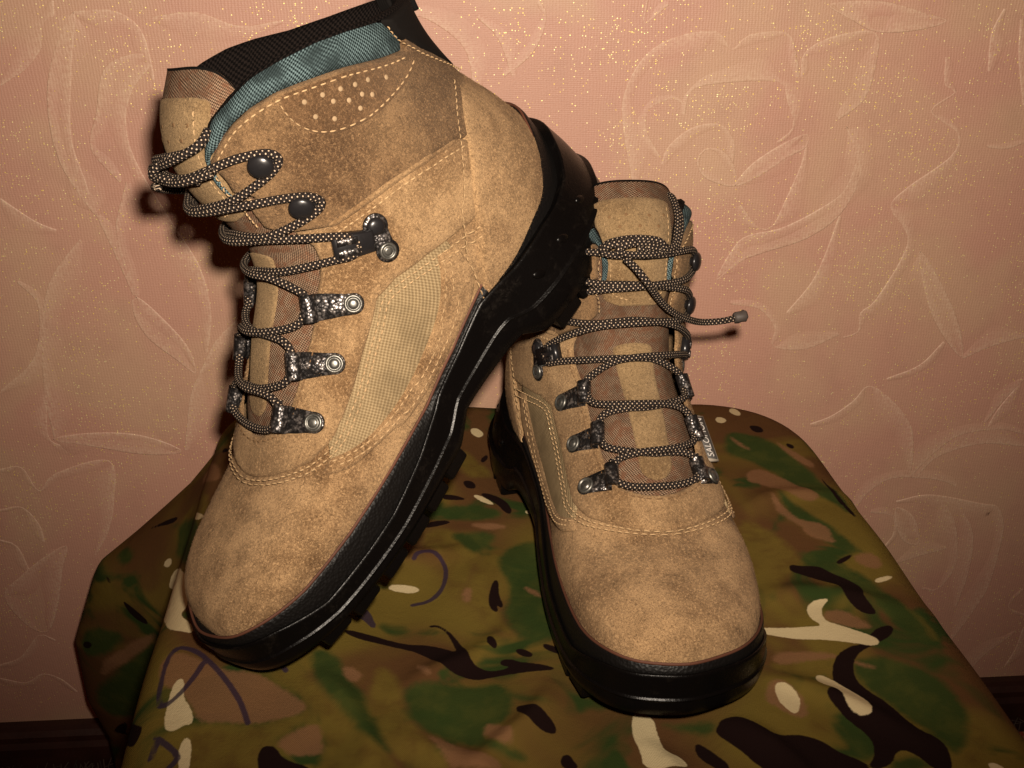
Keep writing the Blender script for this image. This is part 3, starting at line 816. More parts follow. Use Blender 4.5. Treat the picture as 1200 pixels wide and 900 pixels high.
class Boot:
    def __init__(self, root, mirror):
        self.root = root; self.mir = -1.0 if mirror else 1.0
    def world(self, P):
        P = np.asarray(P, float).copy(); P[..., 1] *= self.mir
        return P / 1000
    def put(self, name, V, F, mat, parent=None, uv=None, flip=False, smooth=True):
        return put(name, self.world(V), F, mat, parent or self.root, uv, smooth, flip ^ (self.mir < 0))
    def patch(self, name, poly, d, mat, edge=1.1, base=-.5, step=2.4, parent=None, side=1, smooth=2, puff=0.0):
        Q = to_m(*np.array(poly, float).T)
        # densify, soften corners
        R = []
        for p, q in zip(Q, np.roll(Q, -1, 0)):
            k = max(1, int(np.hypot(*(q - p)) / 3)); R += [p + (q - p) * t for t in np.arange(k) / k]
        Q = chaikin(np.array(R), smooth)
        if ((Q[:, 0] * np.roll(Q[:, 1], -1) - np.roll(Q[:, 0], -1) * Q[:, 1]).sum()) < 0: Q = Q[::-1]
        T = np.roll(Q, -1, 0) - np.roll(Q, 1, 0); T /= np.linalg.norm(T, axis=1)[:, None] + 1e-9
        IN = np.c_[-T[:, 1], T[:, 0]]
        pts = [Q]
        for dl in (edge * .4, edge):
            X = Q + IN * dl; D, ins = seg_dist(X, Q); pts.append(X[ins & (D > dl * .85)])
        lo, hi = Q.min(0), Q.max(0)
        gx, gy = np.meshgrid(np.arange(lo[0], hi[0], step), np.arange(lo[1], hi[1], step), indexing='ij')
        gx = gx + (np.arange(gx.shape[1]) % 2)[None] * step * .5
        X = np.c_[gx.ravel(), gy.ravel()]; D, ins = seg_dist(X, Q); pts.append(X[ins & (D > edge + .8)])
        A = np.concatenate(pts)
        vv, ee, ff, *_ = delaunay_2d_cdt([Vector(p) for p in A], [(i, (i + 1) % len(Q)) for i in range(len(Q))], [], 1, 1e-5)
        M = np.array([(p.x, p.y) for p in vv])
        D, _ = seg_dist(M, Q)
        h = base + (d - base) * np.sin(np.clip(D / edge, 0, 1) * np.pi / 2)
        if puff: h = h + puff * np.sqrt(np.clip(D / (puff * 3), 0, 1))
        u, a = from_m(M)
        return self.put(name, S(u, a * side, h), ff, mat, parent, M, flip=(side < 0) ^ (NSIGN < 0))
    def grid(self, name, U, A, D, mat, parent=None, flip=False):
        P = S(U, A, D); M = to_m(U, A)
        return self.put(name, P.reshape(-1, 3), grid_faces(*U.shape), mat, parent, M.reshape(-1, 2), flip)
    def stitch(self, path, d, mat=None, parent=None, side=1, ln=2.3, gap=1.3, r=.34, name='stitching', off=0.0):
        Q = catmull(to_m(*np.array(path, float).T), 1.0)
        if off:
            T = np.gradient(Q, axis=0); T /= np.linalg.norm(T, axis=1)[:, None]; Q = Q + np.c_[-T[:, 1], T[:, 0]] * off
        L = np.r_[0, np.cumsum(np.hypot(*np.diff(Q, axis=0).T))]
        parts = []
        s = .5
        while s + ln < L[-1]:
            f = np.array([0, .18, .5, .82, 1.0]); k = s + f * ln
            M = np.c_[np.interp(k, L, Q[:, 0]), np.interp(k, L, Q[:, 1])]
            u, a = from_m(M)
            P = S(u, a * side, np.array([-.25, .22, .35, .22, -.25]) + (d(u, a) if callable(d) else d))
            parts.append(tube(P, r * np.array([.5, 1, 1.1, 1, .5]), 5, False))
            s += ln + gap * random.uniform(.8, 1.25)
        if parts:
            v, f, u = merge(parts); return self.put(name, v, f, mat or THREAD, parent)
    def frame(self, u0, a0, u1, a1, d0, d1):
        """matrix with x from point 0 to point 1, z off the surface (mm, boot space)"""
        p0 = S(u0, a0, d0); p1 = S(u1, a1, d1); n = SN(u0, a0) * .65 + SN(u1, a1) * .35
        ex = p1 - p0; L = np.linalg.norm(ex); ex /= L
        n = n - ex * (n @ ex); n /= np.linalg.norm(n)
        return np.stack([ex, np.cross(n, ex), n], 1), p0, L

def smooth_path(pts, n=6, step=2.0):
    Q = catmull(to_m(*np.array(pts, float).T), step)
    for _ in range(n * 6): Q[1:-1] = .25 * Q[:-2] + .5 * Q[1:-1] + .25 * Q[2:]
    return [tuple(p) for p in np.stack(from_m(Q), -1)]
def add_nap(o, per_mm2, hmin=.5, hmax=1.25):
    """short suede fibres standing off a leather part, one joined mesh"""
    me = o.data; me.calc_loop_triangles()
    nt = len(me.loop_triangles); tri = np.empty(nt * 3, np.int32); me.loop_triangles.foreach_get('vertices', tri); tri = tri.reshape(-1, 3)
    co = np.empty(len(me.vertices) * 3, np.float32); me.vertices.foreach_get('co', co); co = co.reshape(-1, 3).astype(float)
    A, Bv, Cv = co[tri[:, 0]], co[tri[:, 1]], co[tri[:, 2]]
    nr = np.cross(Bv - A, Cv - A); ar = np.linalg.norm(nr, axis=1) / 2; nr /= (2 * ar[:, None] + 1e-15)
    n = int(ar.sum() * 1e6 * per_mm2)
    k = rng.choice(nt, n, p=ar / ar.sum()); r1, r2 = np.sqrt(rng.random(n)), rng.random(n)
    P = A[k] * (1 - r1)[:, None] + Bv[k] * (r1 * (1 - r2))[:, None] + Cv[k] * (r1 * r2)[:, None]
    N_ = nr[k]
    vn = np.empty(len(me.vertices) * 3, np.float32); me.vertices.foreach_get('normal', vn)
    sgn = np.sign((vn.reshape(-1, 3)[tri[k, 0]] * N_).sum(1)); N_ = N_ * np.where(sgn == 0, 1, sgn)[:, None]
    cen = co.mean(0); flipm = ((P - cen) * N_).sum(1).mean() < 0
    if flipm: N_ = -N_
    t = rng.normal(0, 1, (n, 3)); t -= N_ * (t * N_).sum(1)[:, None]; t /= np.linalg.norm(t, axis=1)[:, None]
    ln = rng.uniform(hmin, hmax, n)[:, None] / 1000
    w = np.cross(N_, t) * .00010
    tip = P + t * ln * .8 + N_ * ln * rng.uniform(.25, .65, (n, 1))
    V = np.stack([P - w, P + w, tip], 1).reshape(-1, 3)
    m2 = bpy.data.meshes.new('nap'); m2.vertices.add(3 * n); m2.vertices.foreach_set('co', V.astype(np.float32).ravel())
    m2.loops.add(3 * n); m2.loops.foreach_set('vertex_index', np.arange(3 * n, dtype=np.int32))
    m2.polygons.add(n); m2.polygons.foreach_set('loop_start', np.arange(0, 3 * n, 3, dtype=np.int32)); m2.polygons.foreach_set('loop_total', np.full(n, 3, np.int32))
    m2.update(calc_edges=True)
    at_ = m2.attributes.new('tone', 'FLOAT', 'POINT'); at_.data.foreach_set('value', np.repeat(np.clip(rng.normal(.45, .28, n), 0, 1), 3).astype(np.float32))
    m2.materials.append(me.materials[0])
    q = bpy.data.objects.new('nap', m2); COL.objects.link(q); q.parent = o; q['kind'] = 'stuff'

def xf(fr, V): return np.asarray(V) @ fr[0].T + fr[1]

EDGE = [(14.46, .135), (13.7, .150), (13.23, .142), (12.85, .185), (12.4, .142), (11.47, .128), (11.1, .165)]
INNER = [(11.05, .185), (10.5, .206), (9.85, .208), (9.1, .198), (8.15, .205), (7.25, .182), (6.62, .155), (6.2, .105), (6.0, .05)]
ELOW = [(5.05, .05), (5.18, .10), (5.48, .184), (5.82, .255), (6.40, .320), (7.0, .342), (7.65, .352), (8.4, .352), (9.02, .345), (9.49, .375), (10.04, .432), (10.67, .502), (10.95, .535)]
SEAM = [(11.12, .262), (11.6, .335), (12.15, .428), (12.5, .52), (12.67, .608)]
BLO = [(14.46, .138), (14.79, .174), (15.29, .228), (15.61, .288), (15.80, .364), (15.79, .446), (15.72, .524), (15.52, .626), (15.45, .694)]
BUP = [(14.95, .138), (15.47, .164), (15.97, .23), (16.35, .294), (16.53, .372), (16.64, .46), (16.61, .542), (16.50, .64), (16.2, .705)]
COUNTER = [(13.95, .79), (13.47, .708), (12.56, .612), (11.72, .538), (10.72, .506), (9.69, .516), (9.15, .56), (8.9, .70)]
PANEL = [(10.3, .47), (9.95, .485), (9.05, .517), (8.21, .533), (7.51, .525), (6.87, .490), (6.34, .432), (5.80, .330), (6.35, .300), (7.01, .326), (7.79, .335), (8.50, .332), (9.03, .328), (9.50, .358), (10.04, .415), (10.4, .455)]
BAND_IN = [(10.02, .446), (9.9, .450), (9.05, .480), (8.21, .494), (7.51, .487), (6.87, .456), (6.34, .402), (6.0, .322)]
BAND_OUT = [(5.62, .308), (5.88, .405), (6.38, .458), (6.89, .514), (7.53, .544), (8.22, .550), (9.05, .536), (9.91, .505), (10.25, .482)]
STRIP = [(14.15, .92), (14.6, .83), (15.09, .762), (15.48, .728), (15.83, .695), (16.25, .675), (16.48, .668)]
BAND_IN, BAND_OUT, ELOW = BAND_IN, BAND_OUT, ELOW
PERF = [(15.45, .358), (15.00, .366), (14.63, .382), (14.30, .404), (14.19, .448), (14.26, .510), (14.51, .582), (14.78, .658), (15.08, .712)]
DOTS = [(15.28, .410), (15.28, .450), (15.24, .486), (15.19, .518), (15.16, .554), (15.00, .600), (15.00, .464), (14.86, .490), (14.87, .522), (14.75, .544), (14.55, .498), (14.79, .418), (14.55, .448)]

# sole plan outline at the rand (mm): x, medial y, lateral y
PLAN = [(3, 12, -15), (8, 20, -23), (16, 28, -31), (30, 36, -39), (50, 41.5, -44.5), (70, 43, -47), (95, 42.5, -48), (130, 40.5, -48.5), (155, 42, -50), (185, 46.5, -52),
        (215, 50.5, -51), (245, 52.5, -46.5), (262, 52.5, -42), (277, 51, -36.5), (291, 46.5, -27), (300, 40.5, -17), (306, 31, -4)]
plan_poly = np.array([(310, 14)] + [(x, m) for x, m, l in PLAN[::-1]] + [(1, -1)] + [(x, l) for x, m, l in PLAN])
PLANC = catmull(plan_poly, 2.2, True)
_L = np.r_[0, np.cumsum(np.hypot(*np.diff(np.r_[PLANC, PLANC[:1]], axis=0).T))]
NP_ = 260
_s = np.linspace(0, _L[-1], NP_ + 1)[:-1]
PLANC = np.c_[np.interp(_s, _L, np.r_[PLANC[:, 0], PLANC[0, 0]]), np.interp(_s, _L, np.r_[PLANC[:, 1], PLANC[0, 1]])]
_T = np.roll(PLANC, -2, 0) - np.roll(PLANC, 2, 0); _T /= np.linalg.norm(_T, axis=1)[:, None]
PLANN = np.c_[_T[:, 1], -_T[:, 0]]
if ((PLANC - PLANC.mean(0)) * PLANN).sum() < 0: PLANN = -PLANN
ipx = lambda x, t: np.interp(x, [p[0] for p in t], [p[1] for p in t])
ZR = [(0, 84), (8, 79), (16, 71), (24, 66), (53, 63), (91, 55), (105, 51), (131, 43), (162, 37), (196, 36), (235, 36), (267, 38), (283, 41), (296, 44), (310, 46)]
SPRING = lambda x: np.where(x > 215, 14 * (np.clip(x - 215, 0, 100) / 95) ** 1.7, 0)
ZB = lambda x: np.interp(x, [0, 88, 95, 100, 150, 158, 166, 310], [8, 8, 13, 18, 17, 12, 8, 6]) + SPRING(x)
RWID = [(0, 17), (40, 17), (80, 10), (105, 1.5), (155, 1.5), (185, 9), (215, 13), (265, 12), (288, 6), (310, 3.5)]

def build_sole(B):
    x = PLANC[:, 0]
    zr = ipx(x, ZR); rw = ipx(x, RWID); zb = ZB(x); z1 = zr - rw
    H = z1 - zb
    z2 = zb + H * .42
    def ring(off, z): return np.c_[PLANC + PLANN * np.broadcast_to(off, (NP_,))[:, None], np.broadcast_to(z, (NP_,))]
    heel = np.interp(x, [0, 70, 110], [1, .8, 0])
    bk = np.interp(x, [0, 18, 40], [1, .5, 0])
    # grained rubber rand against the upper
    rings = [ring(-3, zr - 2), ring(.6, zr + .2), ring(1.3, zr - .5), ring(1.7, zr - np.minimum(2.5, rw * .5)), ring(2.0, zr - rw * .6), ring(2.4, z1 + .2), ring(2.0, z1 - 2)]
    V = np.concatenate(rings)
    rand = B.put('rand', V, grid_faces(len(rings), NP_, True), RAND)
    wl = ring(.35, zr + .35); wl = np.r_[wl, wl[:1]]
    v, f, u = tube(wl, .75, 6, False); B.put('welt', v, f, WELT)
    # glossy midsole with a ledge under the rand and a second raised line below
    e2 = 4.8 + heel * 8.0
    m0 = np.interp(heel, [0, 1], [-2.6, .6])
    rings = [ring(1, z1 - .6), ring(5.2 + m0, z1 - .1), ring(6.0 + m0, z1 + .5), ring(6.6 + m0, z1 + .2), ring(6.8 + m0, z1 - 1.4), ring((6.8 + m0 + e2) / 2, z1 - H * .25), ring(e2 - .3, z2 + 1.6), ring(e2 - .1, z2 + .8), ring(e2 + .8 + heel, z2 + .5),
             ring(e2 + .9 + heel, z2 - .1), ring(e2 - .1, z2 - .5), ring(e2, z2 - 1.6), ring(e2 + .5, (z2 + zb) / 2), ring(e2 - .2, zb + .8), ring(e2 - 1.5, zb), ring(-8, zb), ring(-22, zb)]
    V = np.concatenate(rings); F = grid_faces(len(rings), NP_, True)
    mid = B.put('midsole', V, F + [tuple((len(rings) - 1) * NP_ + k for k in range(NP_))], RUBBER)
    # dimpled studs on the heel sides
    for sgn in (1, -1):
        for xs_, zs_ in ((28, .52), (50, .50), (73, .47)):
            k = [i for i in range(NP_) if (PLANC[i, 1] > 0) == (sgn > 0)]
            i = min(k, key=lambda q: abs(PLANC[q, 0] - xs_))
            off = (e2[i] + 7) / 2; zz = z2[i] + H[i] * .26
            c = np.r_[PLANC[i] + PLANN[i] * (off - .2), zz]
            vv, ff = lathe([(3.4, -1.5), (3.3, .2), (2.6, .9), (1.3, 1.25), (.2, 1.3)], 12)
            n = np.r_[PLANN[i], 0]; t = np.array([-n[1], n[0], 0]); b = np.array([0, 0, 1.])
            t2 = t * .8 + b * .6 * (-1 if n @ [0, 1, 0] > 0 else -1); t2 /= np.linalg.norm(t2); b2 = np.cross(n, t2)
            B.put('heel_stud', (vv * [1.5, .8, 1]) @ np.stack([t2, b2, n]) + c, ff, RUBBER, mid)
    # tread lugs: one shared block shape
    vv, ff = prism([(-8.2, -1), (-6, -15), (6, -15), (8.2, -1), (7.2, .4), (-7.2, .4)], 1.5, 8.6, .9)
    me = None
    s = 0.0; i = 0; step = 20.0; tot = _L[-1]
    def lug(i, inset, sc=1.0):
        nonlocal me
        n = PLANN[i]; t = np.array([-n[1], n[0]]); c = PLANC[i] + n * (e2[i] - 2.2 - inset)
        zb_ = ZB(c[0:1])[0]; bot = SPRING(c[0:1])[0] if c[0] > 155 else 0.0
        h = (zb_ + 1.0 - bot) / 8.6
        M = Matrix(((t[0] / 1000 * sc, n[0] / 1000 * sc, 0, c[0] / 1000), (t[1] / 1000 * B.mir * sc, n[1] / 1000 * B.mir * sc, 0, c[1] / 1000 * B.mir), (0, 0, -h / 1000, (zb_ + 1.5) / 1000), (0, 0, 0, 1)))
        if me is None:
            o = put('lug', vv, ff, RUBBER, B.root, smooth=False); me = o.data
        else:
            o = bpy.data.objects.new('lug', me); COL.objects.link(o); o.parent = B.root
        o.matrix_local = M
    for k in range(int(tot / step)):
        i = int(k * step / tot * NP_) % NP_
        xx = PLANC[i, 0]
        if 80 < xx < 160 or xx > 288: continue
        lug(i, 0, 1.15 if xx < 100 else 1.0)
        if k % 2 == 0: lug((i + 6) % NP_, 20, .85)
    return mid

def hook_plate(B, u0, a0, u1, a1, wid=6.5):
    """eyelet: riveted tapered plate with a rolled tube the cord runs through"""
    fr = B.frame(u0, a0, u1, a1, 1.9, 3.0); L = fr[2]
    pr = 5.2
    poly = [(pr * math.cos(a) * 1.0, pr * math.sin(a)) for a in np.linspace(math.radians(80), math.radians(280), 14)]
    poly += [(L * .55, -wid * .93), (L * .9, -wid), (L * .9, wid), (L * .55, wid * .93)]
    v, f = prism(poly, -.6, 1.1, .45)
    h = B.put('hook', xf(fr, v), f, METAL)
    # rolled end
    ph = np.linspace(-.3, 1.5 * np.pi, 16); ro, ri = 3.8, 3.0
    V = []; F = []
    ys = np.linspace(-wid, wid, 7)
    for y in ys:
        for r in (ro, ri):
            for p in ph: V.append((L + 1.0 + r * math.cos(p - .6), y * (1 + .0 * p), 2.2 + r * math.sin(p - .6)))
    n = len(ph)
    for j in range(len(ys) - 1):
        for k in range(n - 1):
            b = j * 2 * n; c = (j + 1) * 2 * n
            F.append((b + k, b + k + 1, c + k + 1, c + k)); F.append((b + n + k, c + n + k, c + n + k + 1, b + n + k + 1))
    for j in (0, len(ys) - 1):
        b = j * 2 * n
        for k in range(n - 1): F.append((b + k, b + n + k, b + n + k + 1, b + k + 1))
    B.put('roller', xf(fr, np.array(V)), F, METAL, h)
    v, f = lathe([(4.6, .6), (4.5, 1.6), (3.9, 2.1), (3.3, 2.0), (3.0, 1.5), (2.5, 1.45), (2.2, 2.0), (1.2, 2.3), (.2, 2.35)], 20)
    B.put('rivet', xf(fr, v), f, RIVET, h)
    return h

def hook_lock(B, s):
    """upper eyelet: two rivets on a figure-eight plate, black clamp block towards the tongue"""
    fr = B.frame(10.98, .343 * s, 10.22, .352 * s, 2.0, 2.0); L = fr[2]
    P = []
    a = np.linspace(math.radians(52), math.radians(308), 16); P += [(6.1 * math.cos(t), 6.1 * math.sin(t)) for t in a]
    a = np.linspace(math.radians(-128), math.radians(128), 16); P += [(L + 5.7 * math.cos(t), 5.7 * math.sin(t)) for t in a]
    v, f = prism(P, -.5, 1.2, .4)
    h = B.put('hook', xf(fr, v), f, METAL)
    for x0, dark in ((0, 1), (L, 0)):
        pr = [(4.3, 1), (4.2, 2.0), (3.8, 2.6), (2.5, 3.2), (1.2, 3.4), (.2, 3.45)] if dark else [(4.3, 1), (4.2, 1.9), (3.6, 2.3), (3.0, 2.1), (2.6, 1.4), (2.2, 1.3), (2.0, 1.9), (1, 2.1), (.2, 2.1)]
        v, f = lathe(pr, 20); B.put('rivet', xf(fr, v + [x0, 0, 0]), f, RIVET if not dark else METAL_B, h)
    fr = B.frame(10.58, .322 * s, 10.44, .250 * s, 2.0, 3.0); L = fr[2]
    v, f = prism([(-2, -5.0), (L * .8, -6.6), (L + 1, -6.0), (L + 1, 6.0), (L * .8, 6.6), (-2, 5.0)], -.5, 4.4, 1.4)
    B.put('clamp', xf(fr, v), f, METAL_B, h)
    for yy in (-2.8, 2.6):
        v, f = prism([(L * .35, yy - 1.5), (L * .95, yy - 1.7), (L * .95, yy + 1.7), (L * .35, yy + 1.5)], 3.5, 5.4, .6)
        B.put('clamp_tooth', xf(fr, v), f, METAL, h)

def hook_dome(B, u0, a0, s):
    fr = B.frame(u0, a0 * s, u0 - .1, (a0 - .1) * s, 1.5, 1.5)
    v, f = lathe([(2.6, -.5), (2.4, 4.2), (4.9, 4.0), (5.4, 4.5), (5.2, 5.5), (4.2, 6.3), (2.2, 6.9), (.3, 7.1)], 22)
    h = B.put('hook', xf(fr, v * [1.08, 1.0, 1]), f, METAL_B)
    v, f = prism([(-6.5, -3.4), (-3, -4.2), (4, -3.8), (4, 3.8), (-3, 4.2), (-6.5, 3.4)], -.6, .8, .3)
    B.put('hook_base', xf(fr, v), f, METAL_B, h)
    return h

def cord(B, pts, r=1.95):
    """pts: (u,a,d) control points on the surface, or 3-vectors in boot mm"""
    P = []
    for p in pts:
        P.append(np.array(p[1:]) if p[0] == 'p' else S(p[0], p[1], p[2]))
    C = catmull(np.array(P), 1.6)
    for _ in range(2): C[1:-1] = .25 * C[:-2] + .5 * C[1:-1] + .25 * C[2:]
    return tube(C, r, 12)

BAND_IN = smooth_path(BAND_IN, 4); BAND_OUT = smooth_path(BAND_OUT, 4); COUNTER = smooth_path(COUNTER, 3); PERF = smooth_path(PERF, 2); BLO_S = smooth_path(BLO, 2)
def build_boot(name, label, mirror, M, free_end):
    root = bpy.data.objects.new(name, None); COL.objects.link(root)
    root.empty_display_size = .02
    root.matrix_world = M
    tag(root, label, 'boot', 'pair of hiking boots')
    B = Boot(root, mirror)
    # ---- suede vamp and side body
    us = np.r_[np.linspace(0, 1, 14)[:-1], np.linspace(1, 11, 80)]
    a0 = np.interp(us, [0, 5.6, 5.75, 5.95, 6.4, 7, 8.4, 9.5, 10.6, 11], [0, 0, .06, .16, .26, .29, .31, .34, .46, .50])
    parts = []
    for s in (1, -1):
        f = np.linspace(0, 1, 46)
        A = (a0[:, None] + (1 - a0[:, None]) * f[None]) * s; U = np.broadcast_to(us[:, None], A.shape)
        P = S(U, A, np.zeros(A.shape)); F = grid_faces(*A.shape)
        if s < 0: F = [tuple(reversed(q)) for q in F]
        parts.append((P.reshape(-1, 3), F, to_m(U, A).reshape(-1, 2)))
    v, f, uv = merge(parts)
    vamp = B.put('vamp', v, f, SUEDE_V, None, uv, flip=NSIGN < 0)
    # ---- U-shaped eyestay across the instep and up both sides
    half = ELOW + [(12.3, .66), (12.72, .612)] + SEAM[::-1] + INNER
    poly = half + [(5.93, 0)] + [(u, -a) for u, a in half[::-1]] + [(4.97, 0)]
    eye = B.patch('eyestay', poly, 2.4, SUEDE_E, base=.6)
    for off in (1.9, 4.2):
        pth = [(u, -a) for u, a in ELOW[::-1]] + [(4.97, 0)] + ELOW
        B.stitch(pth, 2.4, parent=eye, off=off)
    pth = [(u, a) for u, a in INNER[::-1]]
    B.stitch([(u, -a) for u, a in INNER[1:]] + [(5.93, 0)] + INNER[::-1][:-1], 2.4, THREAD_D, eye, off=2.6, r=.35)
    for s in (1, -1):
        pan = B.patch('mesh_panel', PANEL, 1.3, MESH_P, side=s, edge=.6, base=-.1)
        band = B.patch('panel_band', BAND_IN + BAND_OUT, 2.0, SUEDE_V, side=s, edge=1.3, base=.9, step=1.6, smooth=2)
        for off in (-1.8, -4.3):
            B.stitch(BAND_IN[1:], 2.0, parent=band, side=s, off=off)
        # ---- shaft quarter
        q = EDGE + SEAM + [(12.55, .66), (12.5, .8), (13, 1.0), (16.62, 1.0), (16.55, .85), (16.3, .74), (15.75, .715), (15.42, .70)] + BLO[::-1][1:]
        quart = B.patch('shaft_quarter', q, 2.8, SUEDE_Q, side=s, edge=1.4)
        B.stitch(SEAM, 2.4, parent=eye, side=s, off=3.4)
        B.patch('seam_ridge', [(u + .13, a - .012) for u, a in SEAM] + [(u - .02, a + .010) for u, a in SEAM[::-1]], 3.5, SUEDE_E, side=s, edge=2.2, base=1.4, parent=quart)
        B.stitch(BLO, 3.0, parent=quart, side=s, off=3.4)
        B.patch('ankle_patch', [(u - .10, a) for u, a in PERF] + [(u - .10, a) for u, a in BLO[::-1] if .36 < a < .69], 3.1, SUEDE_P, side=s, edge=.8, base=2.3, parent=quart)
        B.stitch(PERF, 3.1, parent=quart, side=s)
        B.stitch(EDGE[:-1], 2.8, parent=quart, side=s, off=2.4 if s > 0 else 2.4, r=.36)
        for u, a in DOTS:
            fr = B.frame(u, a * s, u - .1, a * s, 3.1, 3.1)
            v, f = lathe([(1.25, -.3), (1.1, .12), (.6, .22), (.1, .25)], 10)
            B.put('perforation', xf(fr, v), f, DOTM, quart)
        # ---- padded blue collar
        lo = catmull(np.array([(12.95, .128), (13.7, .128)] + BLO), .06); hi = catmull(np.array([(12.95, .112), (13.7, .105), (14.3, .118)] + BUP[1:]), .06)
        t = np.linspace(0, 1, 90)
        ll = lambda Q: np.c_[np.interp(t, np.linspace(0, 1, len(Q)), Q[:, 0]), np.interp(t, np.linspace(0, 1, len(Q)), Q[:, 1])]
        lo, hi = ll(lo), ll(hi)
        sg = np.linspace(0, 1, 16)
        U = lo[:, None, 0] + (hi - lo)[:, None, 0] * sg; A = (lo[:, None, 1] + (hi - lo)[:, None, 1] * sg) * s
        wv = np.interp(t, [0, .25, .5, .9, 1], [.3, .5, 1, .9, .4])[:, None]
        D = .8 + wv * (3.4 * np.sin(np.pi * np.clip(sg, 0, 1) ** .8) - 2.0 * sg)
        B.grid('collar', U, A, D, MESH_B, flip=(s < 0) ^ (NSIGN < 0))
        # ---- black lining with a rolled rim
        ra = np.array([.105, .118, .138, .164, .23, .294, .372, .46, .542, .64, .75, .88, 1.0]); ru = np.array([13.7, 14.3, 14.95, 15.47, 15.97, 16.35, 16.53, 16.64, 16.61, 16.50, 16.52, 16.6, 16.65])
        aa = np.linspace(.105, 1, 80); uu = np.interp(aa, ra, ru)
        k = np.linspace(0, 1, 26)
        dz = np.where(k < .12, .14 * np.sin(k / .12 * np.pi), 0)
        U = uu[:, None] + dz - np.clip(k - .1, 0, 1) / .9 * (uu[:, None] - 10.2); U = np.minimum(U, NU)
        D = np.broadcast_to(np.interp(k, [0, .06, .12, .3, 1], [1.6 - .8, -1.2, -4.5, -7.5, -8]), U.shape)
        A = np.broadcast_to(aa[:, None], U.shape) * s
        B.grid('lining', U, A, D, MESH_K, flip=(s < 0) ^ (NSIGN < 0))
    # ---- heel counter wrapped round the back
    cpoly = COUNTER + [(8.85, 1.0)] + [(u, 2 - a) for u, a in COUNTER[::-1]] + [(14.05, 1.0)]
    ctr = B.patch('heel_counter', cpoly, 3.2, SUEDE_V, edge=1.4)
    for s in (1, -1):
        B.stitch([(u, a) for u, a in COUNTER[:-1]], 3.2, parent=ctr, side=s, off=2.6, r=.36)
    strip = B.patch('back_strip', STRIP + [(16.55, .8), (16.62, 1.0), (16.55, 1.2)] + [(u, 2 - a) for u, a in STRIP[::-1]] + [(13.95, 1.0)], 3.8, BINDING, edge=1.4)
    for s in (1, -1):
        B.stitch(STRIP, 3.8, parent=strip, side=s, r=.3, off=-1.8)
    tp = S(16.9, 1.0, 3.0); loop = [tp + np.array(q) for q in ((-1, 0, -14), (-3, 0, -4), (0, 0, 3), (6, 0, 4), (9, 0, -2), (8, 0, -8))]
    C = catmull(np.array(loop), 1.5); parts = []
    for yy in np.linspace(-4, 4, 5): parts.append(tube(C + [0, yy, 0], 1.4, 8))
    v, f, uv = merge(parts); B.put('pull_loop', v, f, BINDING)
    # ---- padded tongue
    us = np.linspace(5.9, 17, 100); f = np.linspace(-1, 1, 41)
    TA = lambda u: np.interp(u, [5.9, 6.1, 6.6, 8, 10.3, 11, 12, 14, 16, 17], [.05, .12, .19, .23, .235, .21, .19, .20, .235, .23])
    TD = lambda u, f: np.interp(u, [5.9, 6.4, 8, 11, 14, 17], [-.8, .0, .4, .8, 1.0, .8]) - np.interp(u, [5.9, 8, 12, 15, 17], [1.5, 3, 6, 8.5, 9]) * np.abs(f) ** 2.4
    U = us[:, None] - .7 * np.abs(f[None]) ** 4 * ((us[:, None] - 5.9) / 11.1) ** 4; A = TA(U) * f[None] * np.where(f[None] < 0, np.interp(U, [12, 15.5], [1, 1.3]), 1); D = TD(U, f[None])
    extra_d = [(-.6, -.02), (-2.5, .0), (-5, -.1), (-7.5, -.5), (-8.5, -2.0), (-8.5, -4)]
    Ux = np.array([U[-1] + du for dd_, du in extra_d]); Dx = np.array([D[-1] + dd_ for dd_, du in extra_d])
    Ax = np.broadcast_to(A[-1], Ux.shape)
    tong = B.grid('tongue', np.concatenate([U, Ux[:1]]), np.concatenate([A, Ax[:1]]), np.concatenate([D, Dx[:1]]), MESH_T, flip=NSIGN < 0)
    B.grid('tongue_binding', np.concatenate([U[-3:], Ux]), np.concatenate([A[-3:], Ax]), np.concatenate([D[-3:] + [[-.3], [-.2], [.25]], Dx + .1]), BINDING, tong, flip=NSIGN < 0)
    def tpatch(nm, u0, u1, fw, bot, top, h, mat):
        uu = np.linspace(u0, u1, 60); ff = np.linspace(-1, 1, 31)
        w = np.array([fw(x) for x in uu]); k = (uu - u0)
        w = w * np.sqrt(np.clip(1 - (1 - np.clip(k / bot, 0, 1)) ** 2, .0004, 1)) * np.clip(1 - (1 - np.clip((u1 - uu) / top, 0, 1)) ** 3, .01, 1) ** .5
        U = np.broadcast_to(uu[:, None], (60, 31)); Fq = w[:, None] * ff[None]
        ed = np.minimum(np.minimum(np.abs(1 - np.abs(ff[None])) * w[:, None] * 22, (uu[:, None] - u0) * 12), (u1 - uu[:, None]) * 12)
        D = TD(U, Fq) + h * np.sin(np.clip(ed / 1.2, 0, 1) * np.pi / 2) - .3 * (ed < .05)
        return B.grid(nm, U, TA(U) * Fq, D, mat, tong, flip=NSIGN < 0), TD
    tp1, _ = tpatch('tongue_patch', 11.75, 16.35, lambda x: np.interp(x, [11.7, 13, 15, 16.2], [.66, .66, .72, .70]), .7, .35, 1.1, SUEDE_T)
    tp2, _ = tpatch('tongue_strip', 6.35, 10.1, lambda x: np.interp(x, [6.3, 8, 10], [.28, .27, .31]), .45, .3, .9, SUEDE_T)
    for sg_ in (1, -1):
        B.stitch([(12.1, .03 * sg_), (12.35, .075 * sg_), (12.8, .095 * sg_), (14, .098 * sg_), (15.4, .112 * sg_), (16.0, .115 * sg_)], lambda u, a: TD(u, a / TA(u)) + 1.05, parent=tong, r=.3)
